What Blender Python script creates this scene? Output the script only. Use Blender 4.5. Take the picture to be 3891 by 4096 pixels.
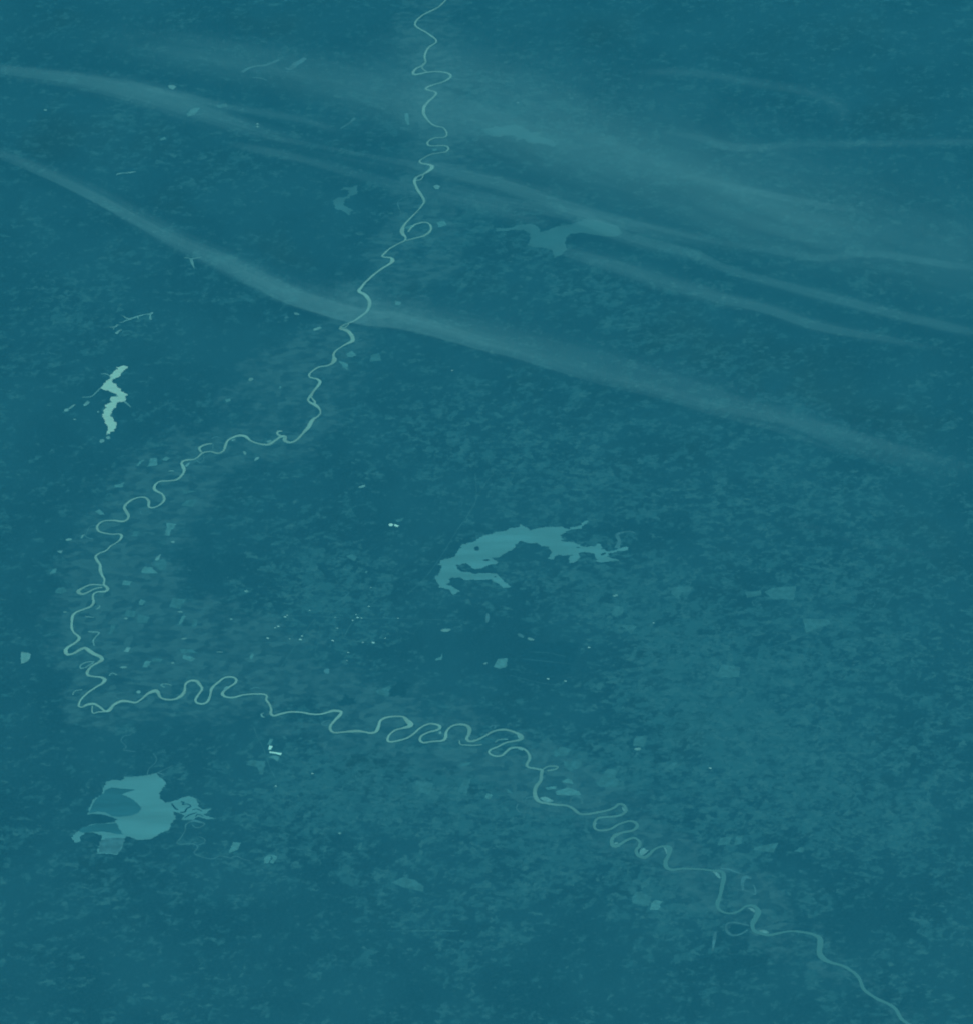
import bpy, bmesh, math, random
from mathutils import Vector, Matrix, noise, geometry

random.seed(7)
for o in list(bpy.data.objects):
    bpy.data.objects.remove(o, do_unlink=True)
SC = bpy.context.scene
COL = SC.collection
SC.unit_settings.system = 'METRIC'
SC.unit_settings.scale_length = 1000.0          # one unit is one kilometre

# ------------------------------------------------------------------ camera
H, TILT, HFOV = 300.0, math.radians(52.0), math.radians(13.5)
W_PX, H_PX = 3891.0, 4096.0
cam_d = bpy.data.cameras.new("camera")
cam = bpy.data.objects.new("camera", cam_d)
COL.objects.link(cam)
cam.location = (0, 0, H)
cam.rotation_euler = (TILT, 0, 0)
cam_d.sensor_fit = 'HORIZONTAL'
cam_d.angle = HFOV
cam_d.clip_start = 0.1
cam_d.clip_end = 20000
SC.camera = cam

# ------------------------------------------------------------------ light
SUN_EL, SUN_AZ = math.radians(34), math.radians(164)   # azimuth clockwise from +Y
world = bpy.data.worlds.new("World")
SC.world = world
world.use_nodes = True
wn, wl = world.node_tree.nodes, world.node_tree.links
bg = wn["Background"]
sky = wn.new("ShaderNodeTexSky")
sky.sky_type = 'NISHITA'
sky.sun_disc = False
sky.sun_elevation = SUN_EL
sky.sun_rotation = SUN_AZ
wl.new(sky.outputs[0], bg.inputs[0])
bg.inputs[1].default_value = 0.05
sd = bpy.data.lights.new("sun", 'SUN')
sd.energy = 4.5
sd.angle = math.radians(0.5)
sd.color = (1.0, 0.97, 0.94)
sun = bpy.data.objects.new("sun", sd)
COL.objects.link(sun)
sv = Vector((math.sin(SUN_AZ) * math.cos(SUN_EL), math.cos(SUN_AZ) * math.cos(SUN_EL), math.sin(SUN_EL)))
sun.rotation_euler = sv.to_track_quat('Z', 'Y').to_euler()
sun.location = sv * 200
SC.view_settings.view_transform = 'Standard'
SC.view_settings.look = 'None'
SC.view_settings.gamma = 1.0
SC.view_settings.use_curve_mapping = False
SC.view_settings.exposure = 0.9
try:
    SC.cycles.transparent_max_bounces = 24
    SC.cycles.volume_bounces = 0
    SC.cycles.filter_width = 1.9
except Exception:
    pass

# ------------------------------------------------------------------ helpers
F = (W_PX / 2) / math.tan(HFOV / 2)
CT, ST = math.cos(TILT), math.sin(TILT)

def land(px, py, z=0.0):
    """survey point of the map (photo pixel) -> place on the level plane z"""
    cx, cy = (px - W_PX / 2) / F, -(py - H_PX / 2) / F
    dx, dy, dz = cx, cy * CT + ST, cy * ST - CT
    t = (z - H) / dz
    return Vector((dx * t, dy * t, z))

OX = (100, 1000, 1900, 2800)
OY = (200, 1100, 2000, 2900)
def tl(c, r, pts):
    """sheet c,r of the map -> map pixels; extra numbers (widths) scale too"""
    out = []
    for p in pts:
        out.append((OX[c] + p[0] / 1.876, OY[r] + p[1] / 1.876) + tuple(v / 1.876 for v in p[2:]))
    return out

def mat(name, col, rough=0.9, spec=0.1):
    m = bpy.data.materials.new(name)
    m.use_nodes = True
    b = m.node_tree.nodes["Principled BSDF"]
    b.inputs["Base Color"].default_value = (*col, 1)
    b.inputs["Roughness"].default_value = rough
    b.inputs["Specular IOR Level"].default_value = spec
    return m

def N(m, t, **kw):
    n = m.node_tree.nodes.new(t)
    for k, v in kw.items():
        if k.startswith("in_"):
            n.inputs[k[3:]].default_value = v
        else:
            setattr(n, k, v)
    return n

def L(m, a, b):
    m.node_tree.links.new(a, b)

def math_n(m, op, a, b=None, c=None, clamp=False):
    n = N(m, "ShaderNodeMath", operation=op, use_clamp=clamp)
    for i, v in enumerate((a, b, c)):
        if v is None:
            continue
        if isinstance(v, (int, float)):
            n.inputs[i].default_value = v
        else:
            L(m, v, n.inputs[i])
    return n.outputs[0]

def noise_n(m, vec, scale, detail=4.0, rough=0.55, dist=0.0):
    n = N(m, "ShaderNodeTexNoise")
    L(m, vec, n.inputs["Vector"])
    n.inputs["Scale"].default_value = scale
    n.inputs["Detail"].default_value = detail
    n.inputs["Roughness"].default_value = rough
    n.inputs["Distortion"].default_value = dist
    return n

def ramp01(m, v, a, b):
    n = N(m, "ShaderNodeMapRange", interpolation_type='SMOOTHSTEP')
    L(m, v, n.inputs[0])
    n.inputs[1].default_value = a
    n.inputs[2].default_value = b
    return n.outputs[0]

def mix_c(m, f, a, b):
    n = N(m, "ShaderNodeMix", data_type='RGBA')
    if isinstance(f, (int, float)):
        n.inputs[0].default_value = f
    else:
        L(m, f, n.inputs[0])
    for i, v in ((6, a), (7, b)):
        if isinstance(v, tuple):
            n.inputs[i].default_value = (*v, 1)
        else:
            L(m, v, n.inputs[i])
    return n.outputs[2]

def varied(name, col, var=0.35, scale=2.0, rough=1.0, spec=0.0, stretch=(1, 1, 1), alt=None):
    """a surface whose own colour wanders a little from place to place"""
    m = mat(name, col, rough, spec)
    tc = N(m, "ShaderNodeTexCoord")
    mp = N(m, "ShaderNodeMapping")
    mp.inputs["Scale"].default_value = stretch
    L(m, tc.outputs["Object"], mp.inputs[0])
    n = noise_n(m, mp.outputs[0], scale, 5)
    f = ramp01(m, n.outputs[0], 0.3, 0.7)
    lo = alt or tuple(c * (1 - var) for c in col)
    hi = tuple(min(1, c * (1 + var)) for c in col)
    L(m, mix_c(m, f, lo, hi), m.node_tree.nodes["Principled BSDF"].inputs["Base Color"])
    return m

def link_mesh(name, verts, faces, material, parent=None, smooth=False):
    me = bpy.data.meshes.new(name)
    me.from_pydata([tuple(v) for v in verts], [], faces)
    me.update()
    if smooth:
        for p in me.polygons:
            p.use_smooth = True
    me.materials.append(material)
    o = bpy.data.objects.new(name, me)
    COL.objects.link(o)
    if parent:
        o.parent = parent
    return o

def tag(o, label=None, cat=None, group=None, kind=None):
    if label: o["label"] = label
    if cat: o["category"] = cat
    if group: o["group"] = group
    if kind: o["kind"] = kind
    return o

def catmull(pts, step=6.0, closed=False):
    n, out = len(pts), []
    for i in range(n if closed else n - 1):
        if closed:
            p0, p1, p2, p3 = (pts[(i + k) % n] for k in (-1, 0, 1, 2))
        else:
            p0, p1, p2, p3 = pts[max(i - 1, 0)], pts[i], pts[i + 1], pts[min(i + 2, n - 1)]
        d = math.hypot(p2[0] - p1[0], p2[1] - p1[1])
        k = max(1, int(d / step))
        for j in range(k):
            t = j / k
            out.append(tuple(0.5 * (2 * b + (c - a) * t + (2 * a - 5 * b + 4 * c - d_) * t * t + (3 * b - a - 3 * c + d_) * t ** 3)
                             for a, b, c, d_ in zip(p0, p1, p2, p3)))
    if not closed:
        out.append(tuple(pts[-1]))
    return out

LIFT = 0.22                                     # the layers lie a few metres apart

def ribbon_data(pts, z, width=None, wobble=0.18, step=5.0, taper=0, seed=0.0):
    z *= LIFT
    if width is not None:
        pts = [(p[0], p[1], width) for p in pts]
    c = catmull(pts, step)
    P = [land(p[0], p[1], 0) for p in c]
    kmpx = 0.0295
    V, Fc = [], []
    n = len(c)
    for i in range(n):
        a, b = P[max(i - 1, 0)], P[min(i + 1, n - 1)]
        t = (b - a).normalized() if (b - a).length else Vector((1, 0, 0))
        nr = Vector((-t.y, t.x, 0))
        w = c[i][2] * kmpx / 2 * 1.12
        if taper:
            w *= min(1, (min(i, n - 1 - i) + 0.5) / taper)
        wl_ = w * (1 + wobble * 2 * noise.noise(Vector((P[i].x * 0.9, P[i].y * 0.9, seed))))
        wr_ = w * (1 + wobble * 2 * noise.noise(Vector((P[i].x * 0.9, P[i].y * 0.9, seed + 7))))
        zz = z + i * 1e-5
        V += [P[i] + nr * wl_ + Vector((0, 0, zz)), P[i] - nr * wr_ + Vector((0, 0, zz))]
        if i:
            Fc.append((2 * i - 2, 2 * i - 1, 2 * i + 1, 2 * i))
    return V, Fc

def ribbon(name, pts, z, m, width=None, parent=None, **kw):
    V, Fc = ribbon_data(pts, z, width, **kw)
    return link_mesh(name, V, Fc, m, parent)

def multi_ribbon(name, lines, z, m, width=None, **kw):
    V, Fc = [], []
    for k, ln in enumerate(lines):
        v, f = ribbon_data(ln, z + k * 0.0015, width, seed=k * 3.1, **kw)
        o = len(V)
        V += v
        Fc += [tuple(i + o for i in q) for q in f]
    return link_mesh(name, V, Fc, m)

def shore(pts, rough=5.0, step=2.6, seed=0.0, xr=1.0, smooth=False):
    """outline with a ragged natural edge (map pixels)"""
    if smooth:
        pts = catmull(pts, step, closed=True)
    out, n = [], len(pts)
    for i in range(n):
        a, b = pts[i], pts[(i + 1) % n]
        d = math.hypot(b[0] - a[0], b[1] - a[1])
        k = max(1, int(d / step))
        for j in range(k):
            t = j / k
            x, y = a[0] + (b[0] - a[0]) * t, a[1] + (b[1] - a[1]) * t
            q = Vector((x * 0.045, y * 0.07, seed))
            q2 = Vector((x * 0.16, y * 0.28, seed + 9))
            x += rough * xr * (noise.noise(q) * 1.1 + noise.noise(q2) * 0.8)
            q3 = Vector((x * 0.06, y * 0.26, seed + 5))
            x += rough * xr * 0.9 * noise.noise(q3)
            y += rough * 0.55 * (noise.noise(q + Vector((31, 0, 0))) + 0.7 * noise.noise(q2 + Vector((17, 0, 0))))
            out.append((x, y))
    return out

def sheet(name, pts, z, m, parent=None, rough=0.0, seed=0.0, **kw):
    z *= LIFT
    if rough:
        pts = shore(pts, rough, seed=seed, **kw)
    P = [land(p[0], p[1], 0) for p in pts]
    tris = geometry.tessellate_polygon([P])
    fix = []
    for t in tris:
        a, b, c = (P[i] for i in t)
        fix.append(tuple(t) if (b - a).cross(c - a).z > 0 else (t[0], t[2], t[1]))
    return link_mesh(name, [p + Vector((0, 0, z)) for p in P], fix, m, parent)

def oval(cx, cy, rx, ry, ang=0, n=14, seed=0):
    a0 = math.radians(ang)
    out = []
    for i in range(n):
        a = 2 * math.pi * i / n
        r = 1 + 0.25 * noise.noise(Vector((math.cos(a) * 1.3 + seed, math.sin(a) * 1.3, seed)))
        x, y = rx * r * math.cos(a), ry * r * math.sin(a)
        out.append((cx + x * math.cos(a0) - y * math.sin(a0), cy + x * math.sin(a0) + y * math.cos(a0)))
    return out

# ------------------------------------------------------------------ the map: the river
RIVER = (
    tl(1, 0, [(1500, -420, 14), (1420, -330, 14), (1290, -260, 14), (1240, -190, 14), (1330, -130, 14), (1400, -70, 14), (1340, -20, 14), (1312, 40, 14),
      (1318, 85, 14), (1295, 115, 14), (1250, 135, 16), (1225, 165, 20), (1228, 182, 20), (1270, 177, 16),
      (1330, 165, 14), (1400, 160, 14), (1460, 165, 15), (1500, 180, 18), (1506, 200, 18), (1480, 222, 16), (1440, 240, 14), (1380, 258, 12),
      (1335, 275, 16), (1320, 290, 16), (1345, 300, 12), (1385, 310, 13), (1397, 325, 18), (1380, 350, 16), (1340, 385, 18), (1312, 420, 24),
      (1303, 450, 26), (1312, 490, 20), (1340, 530, 15), (1375, 560, 13), (1410, 572, 12), (1450, 580, 11), (1468, 600, 11), (1478, 625, 12),
      (1468, 648, 12), (1430, 656, 10), (1385, 658, 10), (1350, 675, 12), (1332, 695, 14), (1342, 714, 12), (1380, 718, 10), (1440, 715, 10),
      (1480, 722, 14), (1490, 740, 14), (1470, 762, 11), (1420, 770, 9), (1360, 780, 9), (1310, 805, 9), (1275, 830, 11), (1287, 848, 11),
      (1340, 858, 16), (1368, 872, 32), (1350, 900, 24), (1310, 925, 16), (1265, 945, 13), (1238, 970, 18), (1242, 1010, 20), (1265, 1055, 20),
      (1295, 1100, 20), (1308, 1135, 16), (1292, 1165, 12), (1250, 1215, 10), (1200, 1265, 12), (1160, 1310, 18), (1142, 1350, 32), (1150, 1385, 26),
      (1168, 1403, 14), (1163, 1427, 12), (1110, 1455, 9), (1050, 1490, 11), (1010, 1525, 13), (993, 1548, 12), (1030, 1555, 13), (1062, 1562, 22),
      (1070, 1582, 30), (1048, 1605, 20), (990, 1640, 16), (930, 1685, 16), (870, 1740, 15), (832, 1785, 20)]) +
    tl(1, 1, [(820, 122, 24), (862, 145, 26), (893, 185, 26), (897, 225, 26), (875, 275, 16), (830, 310, 15), (780, 345, 13), (720, 368, 10),
      (683, 388, 14), (680, 404, 22), (720, 412, 28), (755, 440, 30), (772, 480, 32), (763, 500, 24), (720, 520, 13), (670, 550, 11), (640, 575, 13),
      (628, 605, 16), (638, 635, 24), (622, 660, 26), (580, 680, 12), (520, 690, 11), (470, 720, 11), (444, 750, 14), (455, 768, 11), (500, 780, 15),
      (527, 800, 20), (513, 830, 19), (480, 870, 16), (458, 905, 22), (437, 935, 14), (455, 957, 18), (490, 975, 26), (523, 1005, 15), (531, 1035, 12),
      (510, 1060, 16), (470, 1090, 26), (440, 1140, 28), (400, 1185, 18), (360, 1230, 14), (320, 1254, 15), (290, 1256, 22), (262, 1240, 24),
      (265, 1215, 28), (235, 1213, 22), (200, 1235, 18), (150, 1268, 22), (110, 1273, 16), (50, 1262, 13), (0, 1240, 13)]) +
    tl(0, 1, [(1660, 1214, 24), (1610, 1205, 22), (1560, 1220, 18), (1520, 1245, 15), (1505, 1280, 15), (1495, 1315, 14), (1465, 1335, 14),
      (1430, 1335, 14), (1400, 1325, 11), (1360, 1328, 11), (1330, 1337, 13), (1300, 1365, 10), (1270, 1383, 10), (1220, 1388, 14), (1185, 1397, 15),
      (1175, 1412, 15), (1190, 1445, 24), (1195, 1470, 20), (1180, 1500, 17), (1140, 1535, 15), (1080, 1545, 11), (1020, 1548, 11), (985, 1565, 13),
      (969, 1598, 19), (985, 1620, 17), (1030, 1645, 15), (1047, 1680, 17), (1030, 1710, 13), (990, 1738, 12), (945, 1747, 15), (927, 1733, 16),
      (930, 1700, 18), (908, 1674, 15), (870, 1667, 12), (820, 1680, 12), (770, 1710, 16), (746, 1745, 17), (760, 1775, 22), (777, 1805, 19),
      (768, 1835, 14), (730, 1850, 17), (670, 1843, 13), (600, 1845, 11)]) +
    tl(0, 2, [(560, 175, 12), (541, 205, 15), (555, 235, 15), (600, 250, 12), (660, 257, 10), (710, 256, 12), (727, 270, 17), (713, 300, 12), (680, 325, 9),
      (645, 345, 9), (610, 380, 9), (560, 400, 10), (530, 425, 15), (545, 460, 19), (565, 490, 18), (566, 530, 18), (580, 570, 16), (597, 600, 13),
      (592, 635, 12), (612, 655, 18), (622, 672, 22), (600, 688, 16), (550, 690, 12), (517, 705, 13), (510, 735, 13), (514, 765, 16), (495, 800, 16),
      (440, 822, 12), (390, 840, 14), (358, 870, 18), (351, 920, 15), (352, 965, 15), (370, 1000, 12), (400, 1022, 16), (406, 1045, 22), (370, 1078, 16),
      (320, 1108, 20), (303, 1135, 26), (320, 1160, 22), (370, 1150, 16), (410, 1125, 22), (450, 1112, 22), (480, 1128, 28), (520, 1158, 26),
      (565, 1178, 26), (578, 1200, 28), (550, 1222, 18), (500, 1250, 15), (470, 1285, 22), (472, 1315, 20), (510, 1326, 12), (570, 1332, 16),
      (598, 1350, 24), (580, 1378, 18), (530, 1408, 13), (470, 1450, 13), (420, 1500, 11), (404, 1548, 13), (430, 1556, 11), (470, 1537, 20),
      (520, 1532, 18), (560, 1555, 16), (600, 1586, 16), (632, 1580, 24), (665, 1540, 17), (720, 1512, 22), (770, 1512, 18), (830, 1522, 13),
      (870, 1500, 12), (920, 1457, 18), (975, 1434, 30), (1000, 1448, 24), (1020, 1485, 14), (1070, 1500, 15), (1130, 1495, 16), (1180, 1465, 20),
      (1200, 1430, 16), (1205, 1385, 14), (1240, 1359, 16), (1290, 1362, 20), (1313, 1390, 19), (1330, 1420, 15), (1300, 1465, 14), (1279, 1500, 15),
      (1291, 1524, 14), (1330, 1532, 13), (1370, 1515, 16), (1390, 1470, 14), (1403, 1415, 15), (1450, 1370, 14), (1500, 1335, 12), (1550, 1330, 13),
      (1583, 1345, 16), (1583, 1370, 18), (1540, 1402, 12), (1500, 1430, 17), (1482, 1458, 22), (1510, 1480, 13), (1570, 1483, 12), (1640, 1465, 11),
      (1720, 1458, 11), (1795, 1460, 12)]) +
    tl(1, 2, [(129, 1475, 13), (123, 1500, 13), (150, 1540, 14), (160, 1575, 15), (158, 1605, 17), (182, 1621, 16), (230, 1608, 15), (300, 1593, 14),
      (380, 1595, 13), (460, 1608, 13), (520, 1610, 13), (580, 1597, 13), (630, 1584, 20), (686, 1591, 20), (678, 1615, 20), (643, 1650, 17),
      (606, 1695, 17), (606, 1730, 16), (637, 1748, 15), (700, 1743, 14), (790, 1736, 22), (860, 1743, 14), (910, 1751, 17), (948, 1738, 20),
      (966, 1700, 17), (977, 1662, 15), (1015, 1637, 16), (1080, 1626, 14), (1150, 1630, 16), (1178, 1655, 28), (1205, 1685, 34), (1190, 1702, 24),
      (1150, 1713, 15), (1090, 1730, 13), (1047, 1765, 13), (1032, 1802, 14), (1052, 1817, 14), (1110, 1808, 12), (1180, 1788, 13), (1235, 1750, 13),
      (1290, 1705, 13), (1350, 1682, 13), (1410, 1690, 17), (1427, 1710, 20), (1400, 1730, 15), (1340, 1745, 13), (1290, 1770, 15), (1276, 1803, 17),
      (1300, 1823, 16), (1360, 1815, 13), (1440, 1808, 16), (1468, 1785, 20), (1476, 1740, 15), (1510, 1702, 15), (1560, 1687, 15), (1620, 1692, 20),
      (1648, 1722, 26), (1640, 1765, 18), (1627, 1793, 20), (1650, 1813, 20), (1700, 1805, 15), (1760, 1775, 13), (1810, 1745, 15)]) +
    tl(2, 3, [(188, 38, 15), (250, 42, 18), (310, 64, 19), (345, 88, 26), (342, 110, 20), (300, 121, 14), (230, 135, 13), (170, 165, 12), (112, 190, 13),
      (107, 215, 14), (150, 236, 14), (200, 230, 14), (240, 195, 16), (270, 176, 17), (330, 173, 15), (375, 190, 15), (404, 225, 16), (405, 260, 17),
      (385, 300, 17), (397, 320, 14), (450, 330, 15), (500, 342, 22), (495, 370, 19), (488, 420, 21), (460, 460, 23), (447, 500, 24), (456, 550, 27),
      (482, 580, 20), (540, 592, 17), (610, 601, 15), (680, 608, 15), (730, 630, 19), (780, 667, 18), (840, 672, 17), (920, 658, 16), (1000, 640, 15),
      (1047, 618, 16), (1072, 597, 17), (1108, 602, 19), (1132, 640, 20), (1108, 669, 17), (1050, 688, 15), (960, 694, 14), (915, 706, 17),
      (890, 745, 19), (902, 783, 17), (950, 794, 14), (1020, 780, 15), (1080, 745, 16), (1150, 724, 16), (1198, 734, 18), (1212, 765, 22),
      (1180, 794, 17), (1110, 809, 18), (1050, 831, 23), (1021, 870, 22), (1032, 908, 25), (1070, 908, 22), (1130, 870, 19), (1190, 851, 17),
      (1232, 880, 19), (1228, 915, 19), (1208, 942, 20), (1222, 980, 24), (1270, 998, 25), (1308, 970, 22), (1350, 932, 17), (1410, 914, 18),
      (1458, 928, 30), (1448, 980, 22), (1427, 1030, 25), (1434, 1073, 28), (1480, 1088, 22), (1560, 1081, 16), (1680, 1086, 15), (1790, 1096, 17),
      (1845, 1106, 24)]) +
    tl(3, 3, [(175, 1140, 30), (165, 1200, 26), (145, 1290, 21), (127, 1350, 26), (138, 1385, 20), (180, 1412, 16), (230, 1417, 15), (290, 1400, 15),
      (340, 1366, 17), (385, 1360, 20), (418, 1377, 26), (433, 1410, 36), (412, 1455, 34), (390, 1500, 27), (402, 1545, 26), (450, 1567, 22),
      (520, 1579, 24), (590, 1565, 17), (680, 1551, 16), (760, 1558, 17), (840, 1572, 21), (892, 1603, 34), (900, 1650, 34), (892, 1710, 38),
      (920, 1753, 36), (980, 1786, 25), (1050, 1805, 20), (1110, 1832, 20), (1190, 1900, 22), (1230, 1990, 22), (1330, 2060, 22), (1450, 2120, 22),
      (1520, 2220, 22), (1660, 2300, 22)]))

# ------------------------------------------------------------------ ground
G_WATER_NEAR = [(p[0], p[1]) for p in catmull(RIVER, 60)]
def disp(x, y):  # display-scale (1876 wide) to map pixels
    return x * 2.0741, y * 2.0741

# cx, cy, rx, ry, angle, share of open fields (display scale)
COVER = [
    (1500, 1450, 380, 330, 0, .34), (1350, 1300, 160, 180, 0, .14), (1650, 1650, 230, 220, 0, .12), (1150, 1180, 200, 130, 0, .26),
    (1060, 890, 280, 120, 15, .20), (1500, 960, 260, 140, 15, .15), (1560, 780, 220, 80, 15, .10), (900, 1500, 180, 90, 10, .34),
    (800, 1560, 220, 60, 15, .22), (620, 1180, 160, 90, 0, .26), (560, 1060, 150, 80, 0, .20), (620, 1500, 150, 110, 0, .26),
    (560, 1620, 130, 70, 0, .18), (300, 1700, 200, 120, 0, .06), (140, 1720, 90, 70, 0, .16), (820, 1760, 200, 90, 0, .12),
    (1100, 1640, 160, 80, 0, .22), (1250, 1740, 90, 60, 0, .34), (980, 1700, 100, 90, 0, .12), (260, 260, 130, 50, 15, .14), (960, 200, 220, 60, 10, .20),
    (460, 330, 100, 60, 10, .10), (1150, 300, 180, 80, 15, .10), (860, 470, 120, 70, 10, .28), (1120, 550, 180, 60, 15, .16),
    (1240, 620, 200, 60, 15, .14), (470, 560, 120, 60, 0, .12), (160, 620, 100, 80, 0, .14), (150, 560, 80, 60, 0, .08),
    (800, 820, 120, 80, 0, .10), (1700, 1200, 90, 60, 0, .18), (1600, 1120, 100, 50, 0, .12), (100, 900, 60, 40, 0, .05),
    (250, 1600, 60, 40, 0, .05), (700, 1700, 90, 40, 20, .12), (1400, 400, 200, 100, 10, .10), (1650, 500, 120, 100, 10, .10),
    (1650, 250, 120, 80, 0, .06), (700, 230, 120, 50, 0, .10), (350, 480, 110, 50, 20, .05), (1120, 1480, 120, 60, 0, .30),
    # woods
    (950, 1250, 110, 55, 0, -.30), (1080, 1260, 90, 60, 0, -.28), (1130, 1410, 100, 50, 0, -.16), (1240, 1170, 60, 40, 0, -.12),
    (430, 680, 110, 90, 0, -.12), (500, 1040, 80, 60, 0, -.05), (420, 1090, 90, 60, 0, -.20), (160, 830, 110, 110, 0, -.10),
    (700, 1000, 90, 60, 0, -.10), (560, 440, 160, 70, 20, -.10), (240, 1800, 200, 70, 0, -.06), (600, 1740, 160, 60, 0, -.08),
    (1560, 1660, 130, 60, 10, -.26), (1660, 1760, 110, 60, 0, -.20), (1700, 1360, 100, 60, 0, -.10), (1430, 1130, 80, 40, 0, -.14),
    (1180, 1760, 80, 60, 0, -.12), (1740, 1180, 80, 50, 0, -.10), (450, 1400, 200, 45, 5, -.08), (1100, 1800, 200, 50, 0, -.06),
    (1330, 1050, 100, 40, 0, -.10)]
# bottomland (display scale)
BOTTOM = [
    (545, 730, 130, 75, -25, .75), (640, 700, 70, 60, 0, .5), (850, 300, 70, 120, 10, .6), (850, 480, 60, 90, 10, .5), (780, 560, 60, 60, 0, .5),
    (330, 930, 120, 90, -20, .8), (240, 1080, 110, 110, 0, .75), (280, 1230, 160, 110, 0, .9), (470, 1260, 150, 70, 0, .85), (160, 1180, 50, 120, 0, .5),
    (590, 1330, 120, 50, 0, .7), (760, 1380, 130, 60, 0, .6), (1130, 1530, 140, 60, 20, .6), (1010, 1520, 110, 60, 20, .5), (1250, 1620, 110, 50, 15, .6),
    (1400, 1720, 130, 70, 15, .6), (1500, 1800, 110, 60, 10, .4), (880, 1450, 200, 60, 10, .45), (480, 860, 120, 40, -10, .55), (820, 150, 80, 50, 0, .4)]

def blob(px, py, b):
    cx, cy = disp(b[0], b[1])
    a = math.radians(b[4])
    dx, dy = px - cx, py - cy
    u = (dx * math.cos(a) + dy * math.sin(a)) / (b[2] * 2.0741)
    v = (-dx * math.sin(a) + dy * math.cos(a)) / (b[3] * 2.0741)
    r = u * u + v * v
    return b[5] * math.exp(-1.1 * r)

def to_px(x, y):
    vx, vy, vz = x, y, -H
    depth = vy * ST - vz * CT
    up = vy * CT + vz * ST
    return W_PX / 2 + F * vx / depth, H_PX / 2 - F * up / depth

def build_ground():
    xs = [-3200, -1600, -800, -400, -200, -120] + [-80 + i * 0.7 for i in range(229)] + [120, 200, 400, 800, 1600, 3200]
    ys = [-1500, -700, -200, 0, 100, 180, 220] + [285 + i * 0.95 for i in range(250)] + [540, 590, 700, 1000, 1600, 3400]
    xs = sorted(set(xs)); ys = sorted(set(ys))
    nx, ny = len(xs), len(ys)
    V = [(x, y, 0) for y in ys for x in xs]
    Fc = [(j * nx + i, j * nx + i + 1, (j + 1) * nx + i + 1, (j + 1) * nx + i) for j in range(ny - 1) for i in range(nx - 1)]
    o = link_mesh("ground", V, Fc, ground_material())
    me = o.data
    a1 = me.attributes.new("open_share", 'FLOAT', 'POINT')
    a2 = me.attributes.new("bottomland", 'FLOAT', 'POINT')
    step = 40
    d1, d2 = [], []
    for x, y, _ in V:
        if y <= 60 or abs(x) > 130 or y > 525:
            d1.append(0.26); d2.append(0.0); continue
        px, py = to_px(x, y)
        c = 0.20 + sum(blob(px, py, b) for b in COVER)
        w = Vector((x * 0.12, y * 0.12, 3))
        c += 0.10 * noise.fractal(w, 0.9, 2.0, 3)
        bm_ = sum(blob(px, py, b) for b in BOTTOM)
        dd = 1e9
        for q in G_WATER_NEAR:
            d = (px - q[0]) ** 2 + (py - q[1]) ** 2
            if d < dd: dd = d
        dd = math.sqrt(dd)
        bm_ = max(bm_, (0.75 if px < 1900 else 0.42) * max(0, 1 - dd / 150))
        bm_ += 0.6 * noise.fractal(Vector((x * 0.22, y * 0.22, 8)), 0.9, 2.0, 4) * (0.25 + bm_)
        d1.append(max(0.02, min(0.9, c)))
        d2.append(max(0.0, min(1.0, bm_)))
    a1.data.foreach_set("value", d1)
    a2.data.foreach_set("value", d2)
    tag(o, kind="structure")
    return o

FOREST = (0.008, 0.062, 0.084)
FOREST2 = (0.013, 0.086, 0.110)
OPEN = (0.025, 0.134, 0.150)
OPEN2 = (0.046, 0.186, 0.188)
BOTT = (0.042, 0.150, 0.165)

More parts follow.
